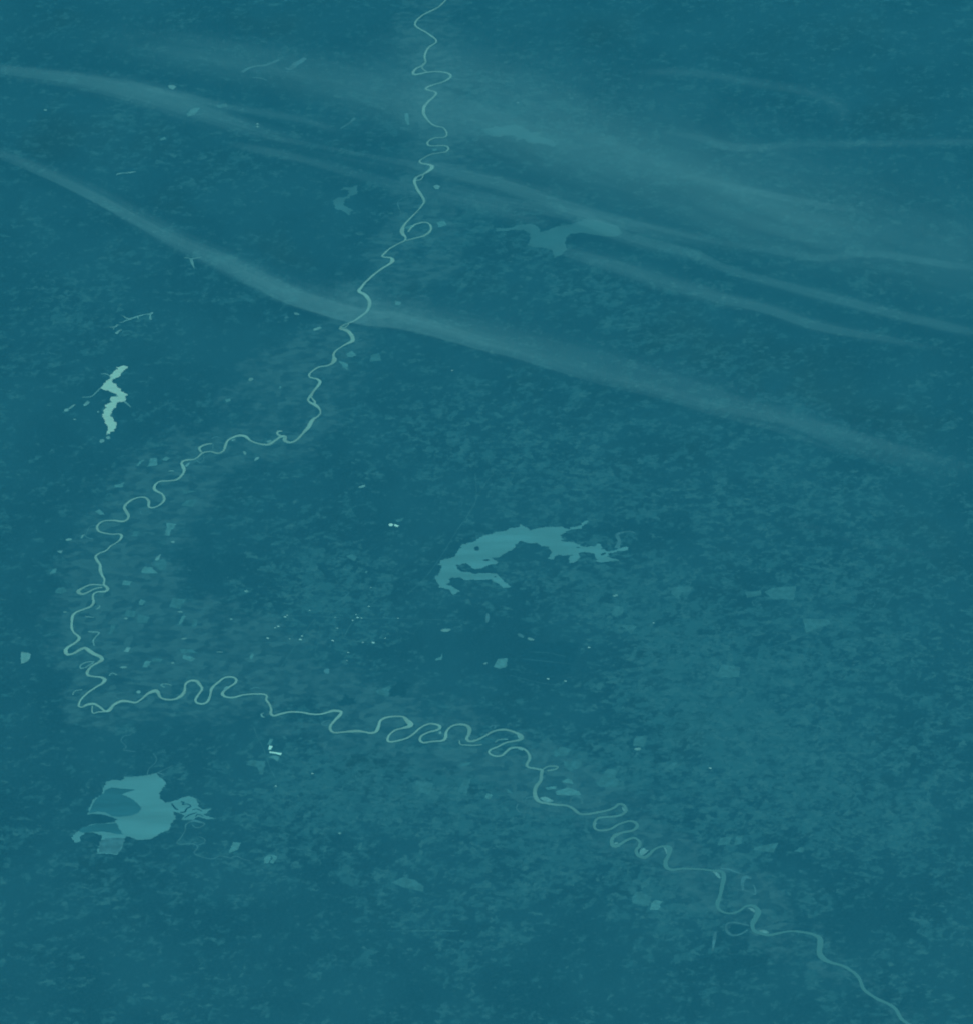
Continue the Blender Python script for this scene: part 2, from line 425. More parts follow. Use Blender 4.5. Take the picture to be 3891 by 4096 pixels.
def ground_material():
    m = mat("land_cover", FOREST, 1.0, 0.0)
    b = m.node_tree.nodes["Principled BSDF"]
    tc = N(m, "ShaderNodeTexCoord")
    mp = N(m, "ShaderNodeMapping")
    mp.inputs["Rotation"].default_value = (0, 0, math.radians(-24))
    mp.inputs["Scale"].default_value = (0.85, 1.0, 1)
    L(m, tc.outputs["Object"], mp.inputs[0])
    # warp
    wn_ = noise_n(m, mp.outputs[0], 0.8, 3)
    sub = N(m, "ShaderNodeVectorMath", operation='SUBTRACT')
    L(m, wn_.outputs["Color"], sub.inputs[0]); sub.inputs[1].default_value = (.5, .5, .5)
    sc = N(m, "ShaderNodeVectorMath", operation='SCALE'); L(m, sub.outputs[0], sc.inputs[0]); sc.inputs[3].default_value = 0.9
    add = N(m, "ShaderNodeVectorMath", operation='ADD'); L(m, mp.outputs[0], add.inputs[0]); L(m, sc.outputs[0], add.inputs[1])
    def cells(scale, dist='CHEBYCHEV', src=add):
        v = N(m, "ShaderNodeTexVoronoi", feature='F1', distance=dist, voronoi_dimensions='2D')
        v.inputs["Scale"].default_value = scale
        L(m, src.outputs[0], v.inputs["Vector"])
        s = N(m, "ShaderNodeSeparateColor"); L(m, v.outputs["Color"], s.inputs[0])
        return s
    c1 = cells(1.25); c2 = cells(2.9); c3 = cells(0.5)
    n1 = noise_n(m, mp.outputs[0], 0.33, 6, 0.6)
    n2 = noise_n(m, mp.outputs[0], 1.9, 6, 0.68)
    t = math_n(m, 'ADD', math_n(m, 'MULTIPLY', c1.outputs[0], .26), math_n(m, 'MULTIPLY', c2.outputs[0], .20))
    t = math_n(m, 'ADD', t, math_n(m, 'MULTIPLY', n1.outputs[0], .55))
    t = math_n(m, 'ADD', t, math_n(m, 'MULTIPLY', n2.outputs[0], .40))
    t = math_n(m, 'ADD', t, -0.27)                      # about 0.1 .. 0.8, centre 0.43
    at = N(m, "ShaderNodeAttribute", attribute_name="open_share")
    d = math_n(m, 'ADD', math_n(m, 'MULTIPLY', at.outputs["Fac"], 0.55), 0.22)
    diff = math_n(m, 'SUBTRACT', d, t)
    openm = ramp01(m, diff, -0.05, 0.09)
    # wooded creeks run through the open land
    cr = noise_n(m, mp.outputs[0], 0.42, 5, 0.6, 0.4)
    vein = math_n(m, 'ABSOLUTE', math_n(m, 'SUBTRACT', cr.outputs[0], 0.5))
    veinm = ramp01(m, vein, 0.006, 0.022)
    openm = math_n(m, 'MULTIPLY', openm, math_n(m, 'ADD', math_n(m, 'MULTIPLY', veinm, .7), .3))
    shade = math_n(m, 'ADD', math_n(m, 'MULTIPLY', c2.outputs[1], .5), math_n(m, 'MULTIPLY', c1.outputs[2], .5))
    opc = mix_c(m, ramp01(m, shade, .35, .95), OPEN, OPEN2)
    opc = mix_c(m, math_n(m, 'MULTIPLY', n2.outputs[0], .55), opc, OPEN)
    f3 = noise_n(m, tc.outputs["Object"], 0.09, 4, .5)
    fine = noise_n(m, mp.outputs[0], 4.0, 4, .7)
    frc = mix_c(m, ramp01(m, f3.outputs[0], .35, .65), FOREST, FOREST2)
    frc = mix_c(m, ramp01(m, fine.outputs[0], .4, .75), frc, (0.019, 0.104, 0.126))
    base = mix_c(m, openm, frc, opc)
    # bottomland : smooth pale alluvium with strips
    bt = N(m, "ShaderNodeAttribute", attribute_name="bottomland")
    mp2 = N(m, "ShaderNodeMapping")
    mp2.inputs["Rotation"].default_value = (0, 0, math.radians(-38))
    mp2.inputs["Scale"].default_value = (0.9, 1.35, 1)
    L(m, tc.outputs["Object"], mp2.inputs[0])
    cb = cells(1.0, 'CHEBYCHEV', mp2)
    nb = noise_n(m, mp2.outputs[0], 0.9, 5, .6)
    bmx = math_n(m, 'ADD', math_n(m, 'MULTIPLY', cb.outputs[0], .5), math_n(m, 'MULTIPLY', nb.outputs[0], .8))
    bcol = mix_c(m, ramp01(m, bmx, .35, 1.0), (0.018, 0.094, 0.116), (0.050, 0.180, 0.186))
    bf = ramp01(m, math_n(m, 'ADD', bt.outputs["Fac"], math_n(m, 'MULTIPLY', math_n(m, 'SUBTRACT', nb.outputs[0], .5), 1.0)), .22, .62)
    base = mix_c(m, math_n(m, 'MULTIPLY', bf, .75), base, bcol)
    L(m, base, b.inputs["Base Color"])
    return m

ground = build_ground()

# ------------------------------------------------------------------ materials for what lies on it
M_RIVER = varied("silty_river_water", (0.19, 0.46, 0.36), .16, 0.35, .7, .05)
M_BRIGHT = varied("bright_lake_water", (0.34, 0.72, 0.54), .07, 1.2, .7, .05, (0.4, 3, 1))  # sun glint is put into this lake's lighter base colour
M_LAKE = varied("lake_water", (0.085, 0.315, 0.305), .13, 0.25, .7, .05, (0.35, 2.2, 1))
M_LAKE_FAR = varied("dull_lake_water", (0.045, 0.190, 0.196), .12, 0.3, .7, .05)  # mist over the far water is painted in as a duller colour
M_POND = varied("pond_water", (0.13, 0.38, 0.335), .2, 0.8, .7, .05)
M_CREEK = varied("creek_water", (0.052, 0.20, 0.21), .3, 0.8, .7, .05)
M_SHOAL = varied("shallow_lake_water", (0.026, 0.155, 0.175), .18, 0.25, .7, .05, (0.5, 2, 1))
M_SAND = varied("river_sand", (0.12, 0.36, 0.33), .2, 3.0)
def glint_fade(m):
    """glint painted into the water colour, weakening towards the right"""
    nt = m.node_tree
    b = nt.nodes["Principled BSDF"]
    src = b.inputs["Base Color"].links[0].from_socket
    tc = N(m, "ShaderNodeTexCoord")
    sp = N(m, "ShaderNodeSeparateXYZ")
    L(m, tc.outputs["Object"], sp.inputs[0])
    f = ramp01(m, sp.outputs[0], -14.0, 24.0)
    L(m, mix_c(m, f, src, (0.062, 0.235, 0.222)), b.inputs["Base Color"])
glint_fade(M_RIVER)
M_BARE = varied("bare_white_soil", (0.42, 0.97, 0.76), .02, 3.0)
M_FIELD = varied("pale_field", (0.042, 0.185, 0.19), .2, 1.5)
M_FIELD2 = varied("paler_field", (0.07, 0.27, 0.262), .2, 2.0)
M_WOOD = varied("woodland", (0.010, 0.074, 0.098), .15, 2.5)
M_ROAD = varied("pale_road", (0.034, 0.155, 0.168), .3, 0.8)

# ------------------------------------------------------------------ river
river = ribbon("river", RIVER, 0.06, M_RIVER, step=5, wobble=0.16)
tag(river, "long pale silty river winding from the top edge to the lower right corner", kind="structure")

def water(name, label, pts, z, m, rough=3.0, seed=1.0, **kw):
    o = sheet(name, pts, z, m, rough=rough, seed=seed, **kw)
    tag(o, label, kind="structure")
    return o
def arm(name, label, lines, z, m, **kw):
    o = multi_ribbon(name, lines, z, m, **kw)
    tag(o, label, kind="structure")
    return o

# bright long lake on the left
lk = water("lake", "brightest long ragged lake in the forest left of the river", tl(0, 1, [
    (740, 678), (778, 685), (752, 712), (732, 725), (722, 745), (700, 770), (662, 785), (655, 800), (682, 822), (702, 848), (730, 870), (757, 890),
    (772, 900), (750, 910), (757, 932), (740, 952), (692, 960), (677, 1000), (650, 1020), (640, 1050), (662, 1080), (688, 1110), (685, 1140),
    (670, 1170), (640, 1180), (602, 1200), (617, 1160), (615, 1130), (595, 1100), (590, 1070), (576, 1050), (590, 1010), (607, 985), (598, 972),
    (652, 955), (638, 940), (643, 918), (670, 910), (702, 912), (680, 895), (640, 870), (600, 865), (580, 850), (556, 854), (590, 820), (620, 780),
    (648, 765), (630, 755), (660, 735), (692, 700), (683, 692)]), 0.05, M_BRIGHT, 6.0, 2.2)
arm("creek", "thin creek arm running left from the brightest lake", [tl(0, 1, [(565, 850, 12), (530, 885, 8), (495, 912, 8), (430, 918, 6)]),
    tl(0, 1, [(745, 950, 14), (770, 968, 9), (792, 990, 6)]), tl(0, 1, [(640, 758, 10), (605, 740, 7), (572, 742, 5)])], 0.056, M_POND)
PONDS = [
    (0, 1, (625, 1220, 16, 11, 0), "pale pond just below the lower tip of the brightest lake"),
    (0, 1, (578, 1246, 20, 13, -15), "rounded pale pond furthest below the tip of the brightest lake"),
    (0, 1, (462, 965, 28, 12, -35), "pale pond at the end of the creek left of the brightest lake"),
    (0, 1, (312, 1013, 20, 10, -20), "small bright pond furthest left beside the brightest lake"),
    (0, 1, (350, 990, 32, 7, -35), "narrow pale pond joined to the bright pond at far left"),
    (0, 1, (550, 1027, 8, 6, 0), "tiny bright pond left of the brightest lake's lower half"),
    (0, 1, (372, 1083, 11, 5, 0), "tiny pale pond lower left of the brightest lake"),
    (0, 1, (1695, 782, 20, 12, -20), "pale oval pond on the bottomland west of the river"),
    (0, 1, (1650, 1335, 10, 16, -35), "small pale crescent pond below the river's flat reach"),
    (0, 1, (1740, 1378, 22, 9, -30), "pale slanted pond below the river's flat reach"),
    (0, 1, (1097, 1470, 20, 5, 0), "thin pale pond left of the river's steep bend"),
    (1, 1, (505, 402, 30, 10, -18), "pale slanted pond west of the upper river"),
    (1, 1, (352, 290, 20, 8, 12), "small bright pond in the dark forest under the long cloud band"),
    (1, 1, (275, 318, 16, 7, -10), "small dull pond left of the bright pond under the cloud band"),
    (1, 1, (843, 1588, 26, 8, -15), "pale sliver pond in the forest east of the river"),
    (0, 2, (330, 297, 22, 9, -5), "pale pond left of the river near the west edge"),
    (0, 2, (1662, 685, 15, 7, 10), "tiny pale pond in the dark forest right of the farmland"),
    (0, 2, (1165, 840, 19, 5, 3), "thin bright pond in the farmland east of the river"),
    (0, 2, (1462, 1142, 25, 4, 0), "thinnest bright pond south in the farmland"),
    (0, 2, (1548, 895, 9, 6, 0), "tiny bright pond alone in the forest edge"),
    (0, 2, (852, 1442, 17, 11, -10), "round pale pond just above the river's southern reach"),
    (0, 2, (1195, 1041, 20, 5, -8), "small pale streak pond in the farmland"),
    (0, 2, (740, 1258, 26, 8, 0), "pale flat pond right of the oxbow loop"),
    (0, 2, (1110, 1225, 12, 6, 0), "tiny pale pond on the farmland north of the river"),
    (0, 2, (300, 842, 14, 5, 0), "tiny pale pond west of the river"),
    (0, 2, (758, 890, 14, 6, 0), "tiny pale pond among the farmland strips"),
    (0, 2, (1112, 315, 14, 7, 0), "tiny pale pond in the ridged bottomland"),
    (1, 2, (1470, 978, 36, 12, -4), "pale oval pond below the large ragged lake"),
    (1, 2, (578, 1285, 22, 20, 0), "dull round pond in the woods south of the town"),
    (1, 2, (1780, 885, 14, 40, 5), "narrow upright pond right of the oval pond"),
    (1, 2, (1765, 1228, 14, 6, -15), "tiny pale pond near the quarry"),
    (1, 2, (1428, 1748, 10, 10, 0), "tiny round pond inside the river loops"),
    (2, 2, (415, 1045, 26, 9, 10), "pale flat pond in the woods below the large ragged lake"),
    (2, 2, (340, 1018, 26, 12, 30), "dull pond left of the flat pond in the woods"),
    (2, 2, (1050, 718, 20, 7, -10), "small pale pond in the mixed fields at centre right"),
    (2, 3, (1217, 182, 26, 10, 0), "small ring shaped pond in the fields"),
    (1, 3, (675, 815, 12, 6, 0), "tiny pale pond alone in the southern forest"),
    (0, 0, (152, 448, 12, 7, 0), "tiny pale pond near the upper left corner"),
]
for k, (c, r, (x, y, rx, ry, an), lab) in enumerate(PONDS):
    q = tl(c, r, [(x, y, rx, ry)])[0]
    m = M_CREEK if "dull" in lab or "upright" in lab else M_POND
    o = sheet("pond", oval(q[0], q[1], q[2], q[3], an, 16, k * 1.7), 0.065, m)
    tag(o, lab, kind="structure")

# branching reservoirs, upper left
arm("reservoir", "small branching reservoir above the brightest lake", [
    tl(0, 1, [(962, 280, 14), (938, 292, 20), (905, 294, 6), (880, 300, 12), (840, 310, 13), (800, 326, 16), (770, 326, 15), (745, 312, 10), (728, 303, 4)]),
    tl(0, 1, [(800, 330, 12), (760, 340, 10), (735, 352, 7), (708, 357, 4)]), tl(0, 1, [(942, 292, 12), (940, 312, 10), (944, 335, 20)]),
    tl(0, 1, [(846, 312, 8), (850, 328, 5)])], 0.05, M_POND)
arm("reservoir", "tiny forked reservoir below the branching reservoir", [
    tl(0, 1, [(697, 370, 14), (680, 386, 14), (660, 390, 10), (630, 390, 5)]), tl(0, 1, [(668, 392, 6), (664, 408, 5)])], 0.05, M_POND)
arm("reservoir", "short stubby reservoir just above the brightest lake", [tl(0, 1, [(726, 410, 10), (705, 418, 14), (688, 436, 20), (680, 440, 12)])], 0.05, M_POND)
arm("reservoir", "small T shaped reservoir under the lower cloud band", [
    tl(0, 0, [(1195, 1556, 8), (1225, 1560, 10), (1250, 1566, 12), (1285, 1560, 8), (1325, 1552, 4)]),
    tl(0, 0, [(1248, 1568, 20), (1252, 1590, 20), (1262, 1615, 10), (1274, 1640, 3)])], 0.05, M_POND)
arm("reservoir", "thin bright sliver reservoir at upper left", [
    tl(0, 0, [(685, 936, 5), (705, 926, 12), (738, 922, 7), (770, 920, 14), (800, 916, 17), (834, 909, 5)])], 0.05, M_POND)
water("lake", "dull ragged S shaped lake left of the upper river", tl(1, 0, [
    (830, 1008), (790, 1022), (715, 1028), (665, 1045), (742, 1050), (748, 1085), (720, 1100), (660, 1108), (630, 1130), (626, 1157), (650, 1190),
    (690, 1207), (720, 1225), (735, 1243), (750, 1222), (772, 1200), (740, 1178), (705, 1165), (700, 1140), (720, 1115), (780, 1088), (808, 1060),
    (800, 1030)]), 0.05, M_LAKE_FAR, 7, 5.5)
water("lake", "dull flat lake high on the right of the upper river", tl(2, 0, [
    (45, 588), (110, 585), (160, 568), (180, 580), (230, 565), (300, 558), (360, 575), (395, 600), (400, 615), (492, 616), (470, 645), (540, 660),
    (592, 680), (608, 712), (590, 727), (540, 707), (490, 697), (430, 702), (380, 682), (370, 665), (298, 682), (320, 660), (290, 640), (240, 632),
    (200, 650), (130, 645), (80, 630)]), 0.05, M_LAKE_FAR, 5.5, 6.5)
water("lake", "wide dull lake lying under the cloud streaks at upper right", tl(2, 0, [
    (150, 1335), (250, 1333), (350, 1310), (420, 1300), (470, 1328), (490, 1368), (560, 1345), (650, 1315), (740, 1300), (820, 1268), (900, 1273),
    (960, 1290), (1060, 1320), (1105, 1372), (1060, 1397), (980, 1402), (900, 1385), (810, 1370), (720, 1377), (680, 1402), (668, 1450), (690, 1490),
    (640, 1540), (590, 1562), (580, 1502), (510, 1482), (440, 1477), (388, 1462), (420, 1420), (400, 1370), (360, 1345), (250, 1352), (156, 1357)]),
    0.05, M_LAKE_FAR, 5.5, 7.5)
arm("lake", "dull forked lake at the top edge left of the river", [
    tl(1, 0, [(-60, 165, 30), (-20, 140, 20), (40, 118, 16), (110, 112, 24), (170, 92, 28), (220, 70, 18)]),
    tl(1, 0, [(420, 60, 44), (350, 100, 44), (300, 140, 36), (265, 130, 16)])], 0.05, M_CREEK)
arm("creek", "dull curved creek below the forked lake at the top", [tl(1, 0, [(20, 205, 14), (80, 208, 14), (128, 226, 8)])], 0.05, M_CREEK)
arm("creek", "dull streak of water west of the upper river bend", [tl(1, 0, [(790, 508, 26), (740, 550, 20), (680, 588, 10)])], 0.05, M_CREEK)

# centre lake
water("lake", "largest ragged grey green lake at the centre of the land", tl(2, 2, [
    (-300, 582), (-262, 545), (-250, 490), (-275, 480), (-235, 445), (-148, 420), (-133, 385), (-108, 365), (-108, 335), (-38, 320), (30, 290),
    (60, 263), (120, 255), (180, 238), (230, 235), (258, 210), (330, 205), (345, 178), (360, 205), (420, 227), (480, 210), (560, 203), (640, 200),
    (690, 215), (740, 205), (790, 190), (830, 152), (848, 155), (820, 190), (790, 212), (720, 222), (680, 240), (640, 265), (662, 300), (640, 310),
    (740, 320), (790, 345), (850, 352), (900, 345), (915, 325), (947, 335), (945, 370), (990, 385), (1050, 380), (1100, 355), (1152, 350), (1130, 377),
    (1080, 387), (1010, 400), (990, 425), (1050, 443), (1092, 466), (1060, 457), (990, 462), (930, 472), (903, 460), (910, 430), (880, 400), (820, 395),
    (775, 397), (782, 430), (740, 470), (708, 477), (703, 440), (730, 410), (660, 415), (602, 415), (590, 447), (553, 440), (560, 410), (577, 390),
    (550, 355), (490, 345), (470, 322), (400, 325), (345, 306), (300, 350), (260, 380), (220, 400), (180, 425), (110, 440), (172, 455), (160, 475),
    (90, 490), (30, 515), (0, 522), (-20, 510), (-60, 480), (-90, 475), (-152, 490), (-130, 530), (0, 553), (80, 550), (150, 548), (182, 575),
    (220, 610), (272, 650), (220, 657), (170, 632), (120, 600), (30, 602), (-60, 602), (-120, 582), (-180, 590), (-215, 630), (-170, 650),
    (-128, 690), (-162, 713), (-200, 672), (-262, 662), (-282, 620)]), 0.05, M_LAKE, 7, 8.5)
arm("creek", "dull backwater channel off the right end of the largest lake", [
    tl(2, 2, [(1060, 362, 34), (1080, 310, 26), (1062, 262, 20), (1110, 242, 16), (1160, 236, 10), (1200, 250, 8)])], 0.045, M_CREEK)
for k, (x, y, rx, ry, an) in enumerate([(14, 365, 20, 18, 0), (85, 452, 24, 6, 0), (770, 357, 14, 4, 0), (148, 577, 10, 4, 0), (960, 405, 26, 7, -20), (1010, 410, 18, 5, 20)]):
    q = tl(2, 2, [(x, y, rx, ry)])[0]
    tag(sheet("island", oval(*q, an, 12, k + 3.3), 0.07, M_WOOD), ("dark wooded island in the largest lake, " +
        ["on its left side", "low by its lower left shore", "right of its middle", "in its lower arm", "among its right end reeds", "last at its right end"][k]), kind="structure")

# lower-left lake
water("lake", "broad round lake with a darker left half at lower left", tl(0, 3, [
    (468, 672), (500, 600), (530, 550), (575, 520), (593, 465), (610, 430), (650, 412), (690, 414), (722, 421), (757, 393), (840, 386), (920, 380),
    (985, 360), (998, 385), (1040, 410), (1052, 452), (1020, 480), (1000, 512), (1020, 560), (1050, 584), (1110, 572), (1180, 545), (1230, 533),
    (1292, 550), (1300, 595), (1332, 640), (1404, 625), (1370, 652), (1350, 680), (1424, 706), (1360, 710), (1310, 690), (1265, 712), (1178, 714),
    (1200, 682), (1160, 660), (1112, 652), (1128, 682), (1120, 712), (1092, 742), (1096, 778), (1040, 800), (990, 832), (940, 858), (850, 866),
    (790, 842), (752, 836), (740, 880), (737, 910), (720, 942), (690, 977), (640, 970), (550, 967), (550, 930), (577, 880), (570, 830), (520, 808),
    (450, 812), (418, 840), (415, 872), (378, 887), (352, 850), (400, 800), (440, 765), (520, 745), (680, 730), (690, 705), (600, 680), (540, 668)]),
    0.05, M_LAKE, 4.5, 9.5, xr=1.3)
sh = sheet("shallows", tl(0, 3, [(478, 664), (505, 602), (535, 556), (580, 520), (600, 492), (650, 470), (730, 480), (830, 488), (790, 500), (722, 522), (790, 548),
    (840, 585), (876, 628), (850, 662), (800, 682), (720, 690), (655, 688), (600, 658), (550, 652)]), 0.07, M_SHOAL, rough=2.5, seed=4.4)
tag(sh, "dark calm patch of shallow water inside the round lake", kind="structure")
tag(sheet("shallows", tl(0, 3, [(400, 800), (440, 768), (520, 748), (690, 738), (700, 770), (720, 800), (740, 825), (640, 812), (570, 800), (500, 806), (430, 812)]), 0.066, M_SHOAL, rough=4, seed=5.1),
    "dull shallow arm at the lower left of the round lake", kind="structure")
tag(sheet("shallows", tl(0, 3, [(560, 880), (600, 850), (690, 850), (745, 850), (735, 910), (720, 935), (690, 972), (640, 965), (556, 960)]), 0.066, varied("weedy_shallows", (0.055, 0.20, 0.21), .22, 1.2), rough=6, seed=6.1),
    "mottled weedy bay at the foot of the round lake", kind="structure")
tag(sheet("island", tl(0, 3, [(498, 682), (560, 674), (620, 684), (662, 702), (655, 728), (600, 740), (540, 732), (512, 708)]), 0.075, M_WOOD, rough=3, seed=3),
    "dark wooded island left of the round lake", kind="structure")
tag(multi_ribbon("marsh_channel", [tl(0, 3, p) for p in (
    [(1100, 590, 8), (1125, 625, 12), (1150, 640, 8)], [(1170, 578, 8), (1195, 585, 14), (1180, 600, 8), (1220, 595, 8), (1245, 612, 10), (1215, 630, 12), (1200, 655, 14), (1165, 658, 10)],
    [(1200, 700, 6), (1240, 675, 12), (1290, 660, 6)], [(1255, 640, 6), (1290, 632, 8), (1330, 650, 6)], [(1280, 690, 8), (1300, 672, 8), (1340, 690, 5)])],
    0.072, M_WOOD), "dark reed lines in the marsh at the right end of the round lake", kind="structure")
arm("creek", "thin winding creek running right from below the round lake", [
    tl(0, 3, [(1225, 735, 10), (1265, 722, 14), (1300, 728, 14), (1348, 742, 12), (1320, 768, 9), (1280, 772, 8), (1255, 750, 6)]),
    tl(0, 3, [(1230, 735, 8), (1208, 750, 8), (1200, 800, 7), (1165, 855, 7), (1140, 890, 7), (1180, 897, 7), (1240, 892, 6), (1290, 905, 7), (1292, 930, 7), (1268, 958, 8),
              (1300, 982, 7), (1360, 1000, 6), (1410, 1006, 6), (1470, 985, 6), (1540, 1000, 6), (1580, 985, 6), (1640, 1010, 5), (1690, 1022, 4)]),
    tl(0, 3, [(1300, 838, 4), (1350, 860, 5), (1345, 885, 5), (1295, 905, 5)])], 0.052, M_CREEK, wobble=.3)
arm("creek", "faint creek curling above the round lake", [
    tl(0, 3, [(990, 362, 10), (1025, 368, 10), (1048, 384, 5)]), tl(0, 3, [(985, 365, 6), (1050, 335, 6), (1110, 305, 5)]),
    tl(0, 3, [(918, 375, 5), (930, 330, 5), (975, 290, 5), (988, 250, 5), (960, 215, 5)]),
    tl(0, 3, [(800, 75, 5), (745, 85, 5), (722, 120, 5), (760, 165, 5), (740, 190, 5), (830, 202, 6)])], 0.052, M_CREEK, wobble=.3)
water("lake", "small pale lake cut by the left edge", tl(0, 2, [(-30, 1140), (20, 1148), (50, 1158), (38, 1185), (22, 1212), (-30, 1230)]), 0.05, M_POND, 3, 1)

# side channels and oxbows
OXB = [
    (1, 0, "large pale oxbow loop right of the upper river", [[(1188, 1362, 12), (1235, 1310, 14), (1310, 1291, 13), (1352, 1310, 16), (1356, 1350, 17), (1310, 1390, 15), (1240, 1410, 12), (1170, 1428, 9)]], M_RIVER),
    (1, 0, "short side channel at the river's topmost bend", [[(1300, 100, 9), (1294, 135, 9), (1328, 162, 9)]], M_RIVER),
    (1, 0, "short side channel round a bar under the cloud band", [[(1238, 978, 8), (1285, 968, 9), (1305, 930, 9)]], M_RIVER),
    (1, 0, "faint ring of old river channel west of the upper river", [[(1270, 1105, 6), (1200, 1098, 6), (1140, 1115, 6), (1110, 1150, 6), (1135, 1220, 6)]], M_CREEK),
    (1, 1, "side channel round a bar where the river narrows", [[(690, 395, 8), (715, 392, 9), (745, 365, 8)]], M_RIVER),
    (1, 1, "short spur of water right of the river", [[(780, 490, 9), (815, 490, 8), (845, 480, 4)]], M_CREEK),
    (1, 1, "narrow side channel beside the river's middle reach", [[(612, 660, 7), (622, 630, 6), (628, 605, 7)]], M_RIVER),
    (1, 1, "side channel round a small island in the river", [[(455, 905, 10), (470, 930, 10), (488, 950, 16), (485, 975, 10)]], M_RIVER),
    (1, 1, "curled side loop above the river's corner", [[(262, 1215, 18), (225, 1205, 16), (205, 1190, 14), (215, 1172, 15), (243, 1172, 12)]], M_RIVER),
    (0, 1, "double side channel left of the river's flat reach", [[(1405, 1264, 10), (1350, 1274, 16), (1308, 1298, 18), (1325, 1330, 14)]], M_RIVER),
    (0, 1, "small hooked oxbow below the side channel", [[(1285, 1388, 8), (1315, 1408, 13), (1342, 1388, 10), (1340, 1352, 7)]], M_CREEK),
    (0, 1, "thin arched oxbow above the river's flat reach", [[(1400, 1228, 6), (1440, 1214, 8), (1490, 1236, 7)], [(1412, 1268, 8), (1412, 1305, 8), (1428, 1330, 8)], [(1430, 1256, 6), (1500, 1262, 7)]], M_CREEK),
    (0, 1, "faint oxbow inside the big river bend", [[(870, 1770, 6), (868, 1790, 6), (900, 1800, 5), (960, 1785, 4)]], M_CREEK),
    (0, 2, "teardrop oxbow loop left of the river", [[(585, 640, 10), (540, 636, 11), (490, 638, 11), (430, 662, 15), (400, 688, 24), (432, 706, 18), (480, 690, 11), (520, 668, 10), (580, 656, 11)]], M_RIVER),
    (0, 2, "thin oxbow beside bright bars near the west edge", [[(532, 190, 5), (488, 200, 6), (466, 240, 6), (460, 278, 7), (515, 293, 7)]], M_CREEK),
    (0, 2, "short bright curved pond near the west edge", [[(424, 286, 10), (434, 268, 11), (450, 258, 6)]], M_POND),
    (0, 2, "tiny bright hooked pond right of the river", [[(562, 792, 7), (558, 808, 10), (532, 822, 6)]], M_POND),
    (0, 2, "thin bright line of water inside the bend", [[(450, 874, 7), (480, 878, 8), (518, 881, 5)]], M_POND),
    (0, 2, "bright bent slough right of the river", [[(472, 990, 8), (510, 990, 10), (555, 998, 14), (525, 1035, 7), (512, 1060, 9), (520, 1095, 6)]], M_POND),
    (0, 2, "small pale oxbow loop in the big left bend", [[(520, 1215, 8), (465, 1218, 9), (420, 1240, 11), (416, 1262, 12), (450, 1260, 8), (485, 1238, 9), (515, 1222, 10)]], M_POND),
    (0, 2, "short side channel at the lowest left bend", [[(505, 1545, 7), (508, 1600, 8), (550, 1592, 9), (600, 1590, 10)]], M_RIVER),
    (0, 2, "faint small oxbow over the southern reach", [[(1100, 1392, 7), (1050, 1380, 7), (1022, 1392, 8), (1050, 1408, 6)]], M_POND),
    (0, 2, "faint arc pond left of the lowest left bend", [[(358, 1465, 6), (375, 1435, 6), (430, 1424, 7)]], M_POND),
    (0, 2, "short pale arc pond above the river", [[(630, 1320, 6), (655, 1300, 6), (688, 1315, 8)]], M_POND),
    (0, 2, "pale bracket shaped oxbow by the southern reach", [[(750, 1446, 5), (700, 1452, 7), (675, 1470, 7), (705, 1498, 7)]], M_CREEK),
    (1, 2, "bright small crescent pond below the river", [[(105, 1600, 6), (88, 1610, 11), (95, 1628, 10), (112, 1633, 5)]], M_POND),
    (1, 2, "faint oxbow loop left of the river bend", [[(605, 1655, 6), (560, 1662, 6), (538, 1680, 7), (560, 1694, 6), (592, 1690, 5)]], M_CREEK),
    (1, 2, "short arc pond above the river at centre left", [[(5, 1418, 6), (40, 1408, 8), (78, 1414, 7)]], M_CREEK),
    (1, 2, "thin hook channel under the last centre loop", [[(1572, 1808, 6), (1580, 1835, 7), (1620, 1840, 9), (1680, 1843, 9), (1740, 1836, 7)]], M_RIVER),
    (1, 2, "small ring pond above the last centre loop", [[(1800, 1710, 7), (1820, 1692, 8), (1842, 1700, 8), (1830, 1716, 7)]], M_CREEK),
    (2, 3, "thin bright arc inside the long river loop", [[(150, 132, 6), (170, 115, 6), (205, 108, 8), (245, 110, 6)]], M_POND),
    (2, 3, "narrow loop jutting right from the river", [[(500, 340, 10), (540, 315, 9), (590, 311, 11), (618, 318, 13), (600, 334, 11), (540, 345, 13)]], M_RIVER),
    (2, 3, "arched oxbow above the river's lower reach", [[(712, 590, 10), (718, 555, 12), (755, 536, 13), (790, 552, 14), (800, 595, 12)]], M_CREEK),
    (2, 3, "curved oxbow right of the arched oxbow", [[(860, 535, 7), (900, 535, 9), (930, 560, 12), (932, 590, 9)]], M_CREEK),
    (2, 3, "large faint oxbow left of the river", [[(435, 540, 7), (385, 550, 8), (372, 580, 7)], [(320, 595, 7), (308, 625, 8), (330, 655, 7), (370, 658, 6)]], M_CREEK),
    (3, 3, "pale slough curving right of the lower bend", [[(150, 1077, 9), (210, 1085, 12), (262, 1105, 12), (305, 1118, 8)]], M_CREEK),
    (3, 3, "wide dull hooked slough in the lower woods", [[(320, 1245, 16), (315, 1190, 20), (335, 1145, 30), (385, 1150, 26)]], M_CREEK),
    (3, 3, "branching creek in the lower right woods", [[(330, 1245, 7), (370, 1255, 9), (410, 1275, 12), (412, 1235, 9), (395, 1200, 7)]], M_CREEK),
    (3, 3, "ring shaped oxbow left of the last bends", [[(365, 1508, 10), (300, 1492, 12), (240, 1485, 12), (195, 1500, 13), (195, 1545, 17), (235, 1580, 18), (300, 1572, 12), (355, 1540, 11)]], M_CREEK),
    (3, 3, "dull upright slough below the ring shaped oxbow", [[(115, 1555, 16), (105, 1610, 20), (90, 1700, 10)]], M_CREEK),
]
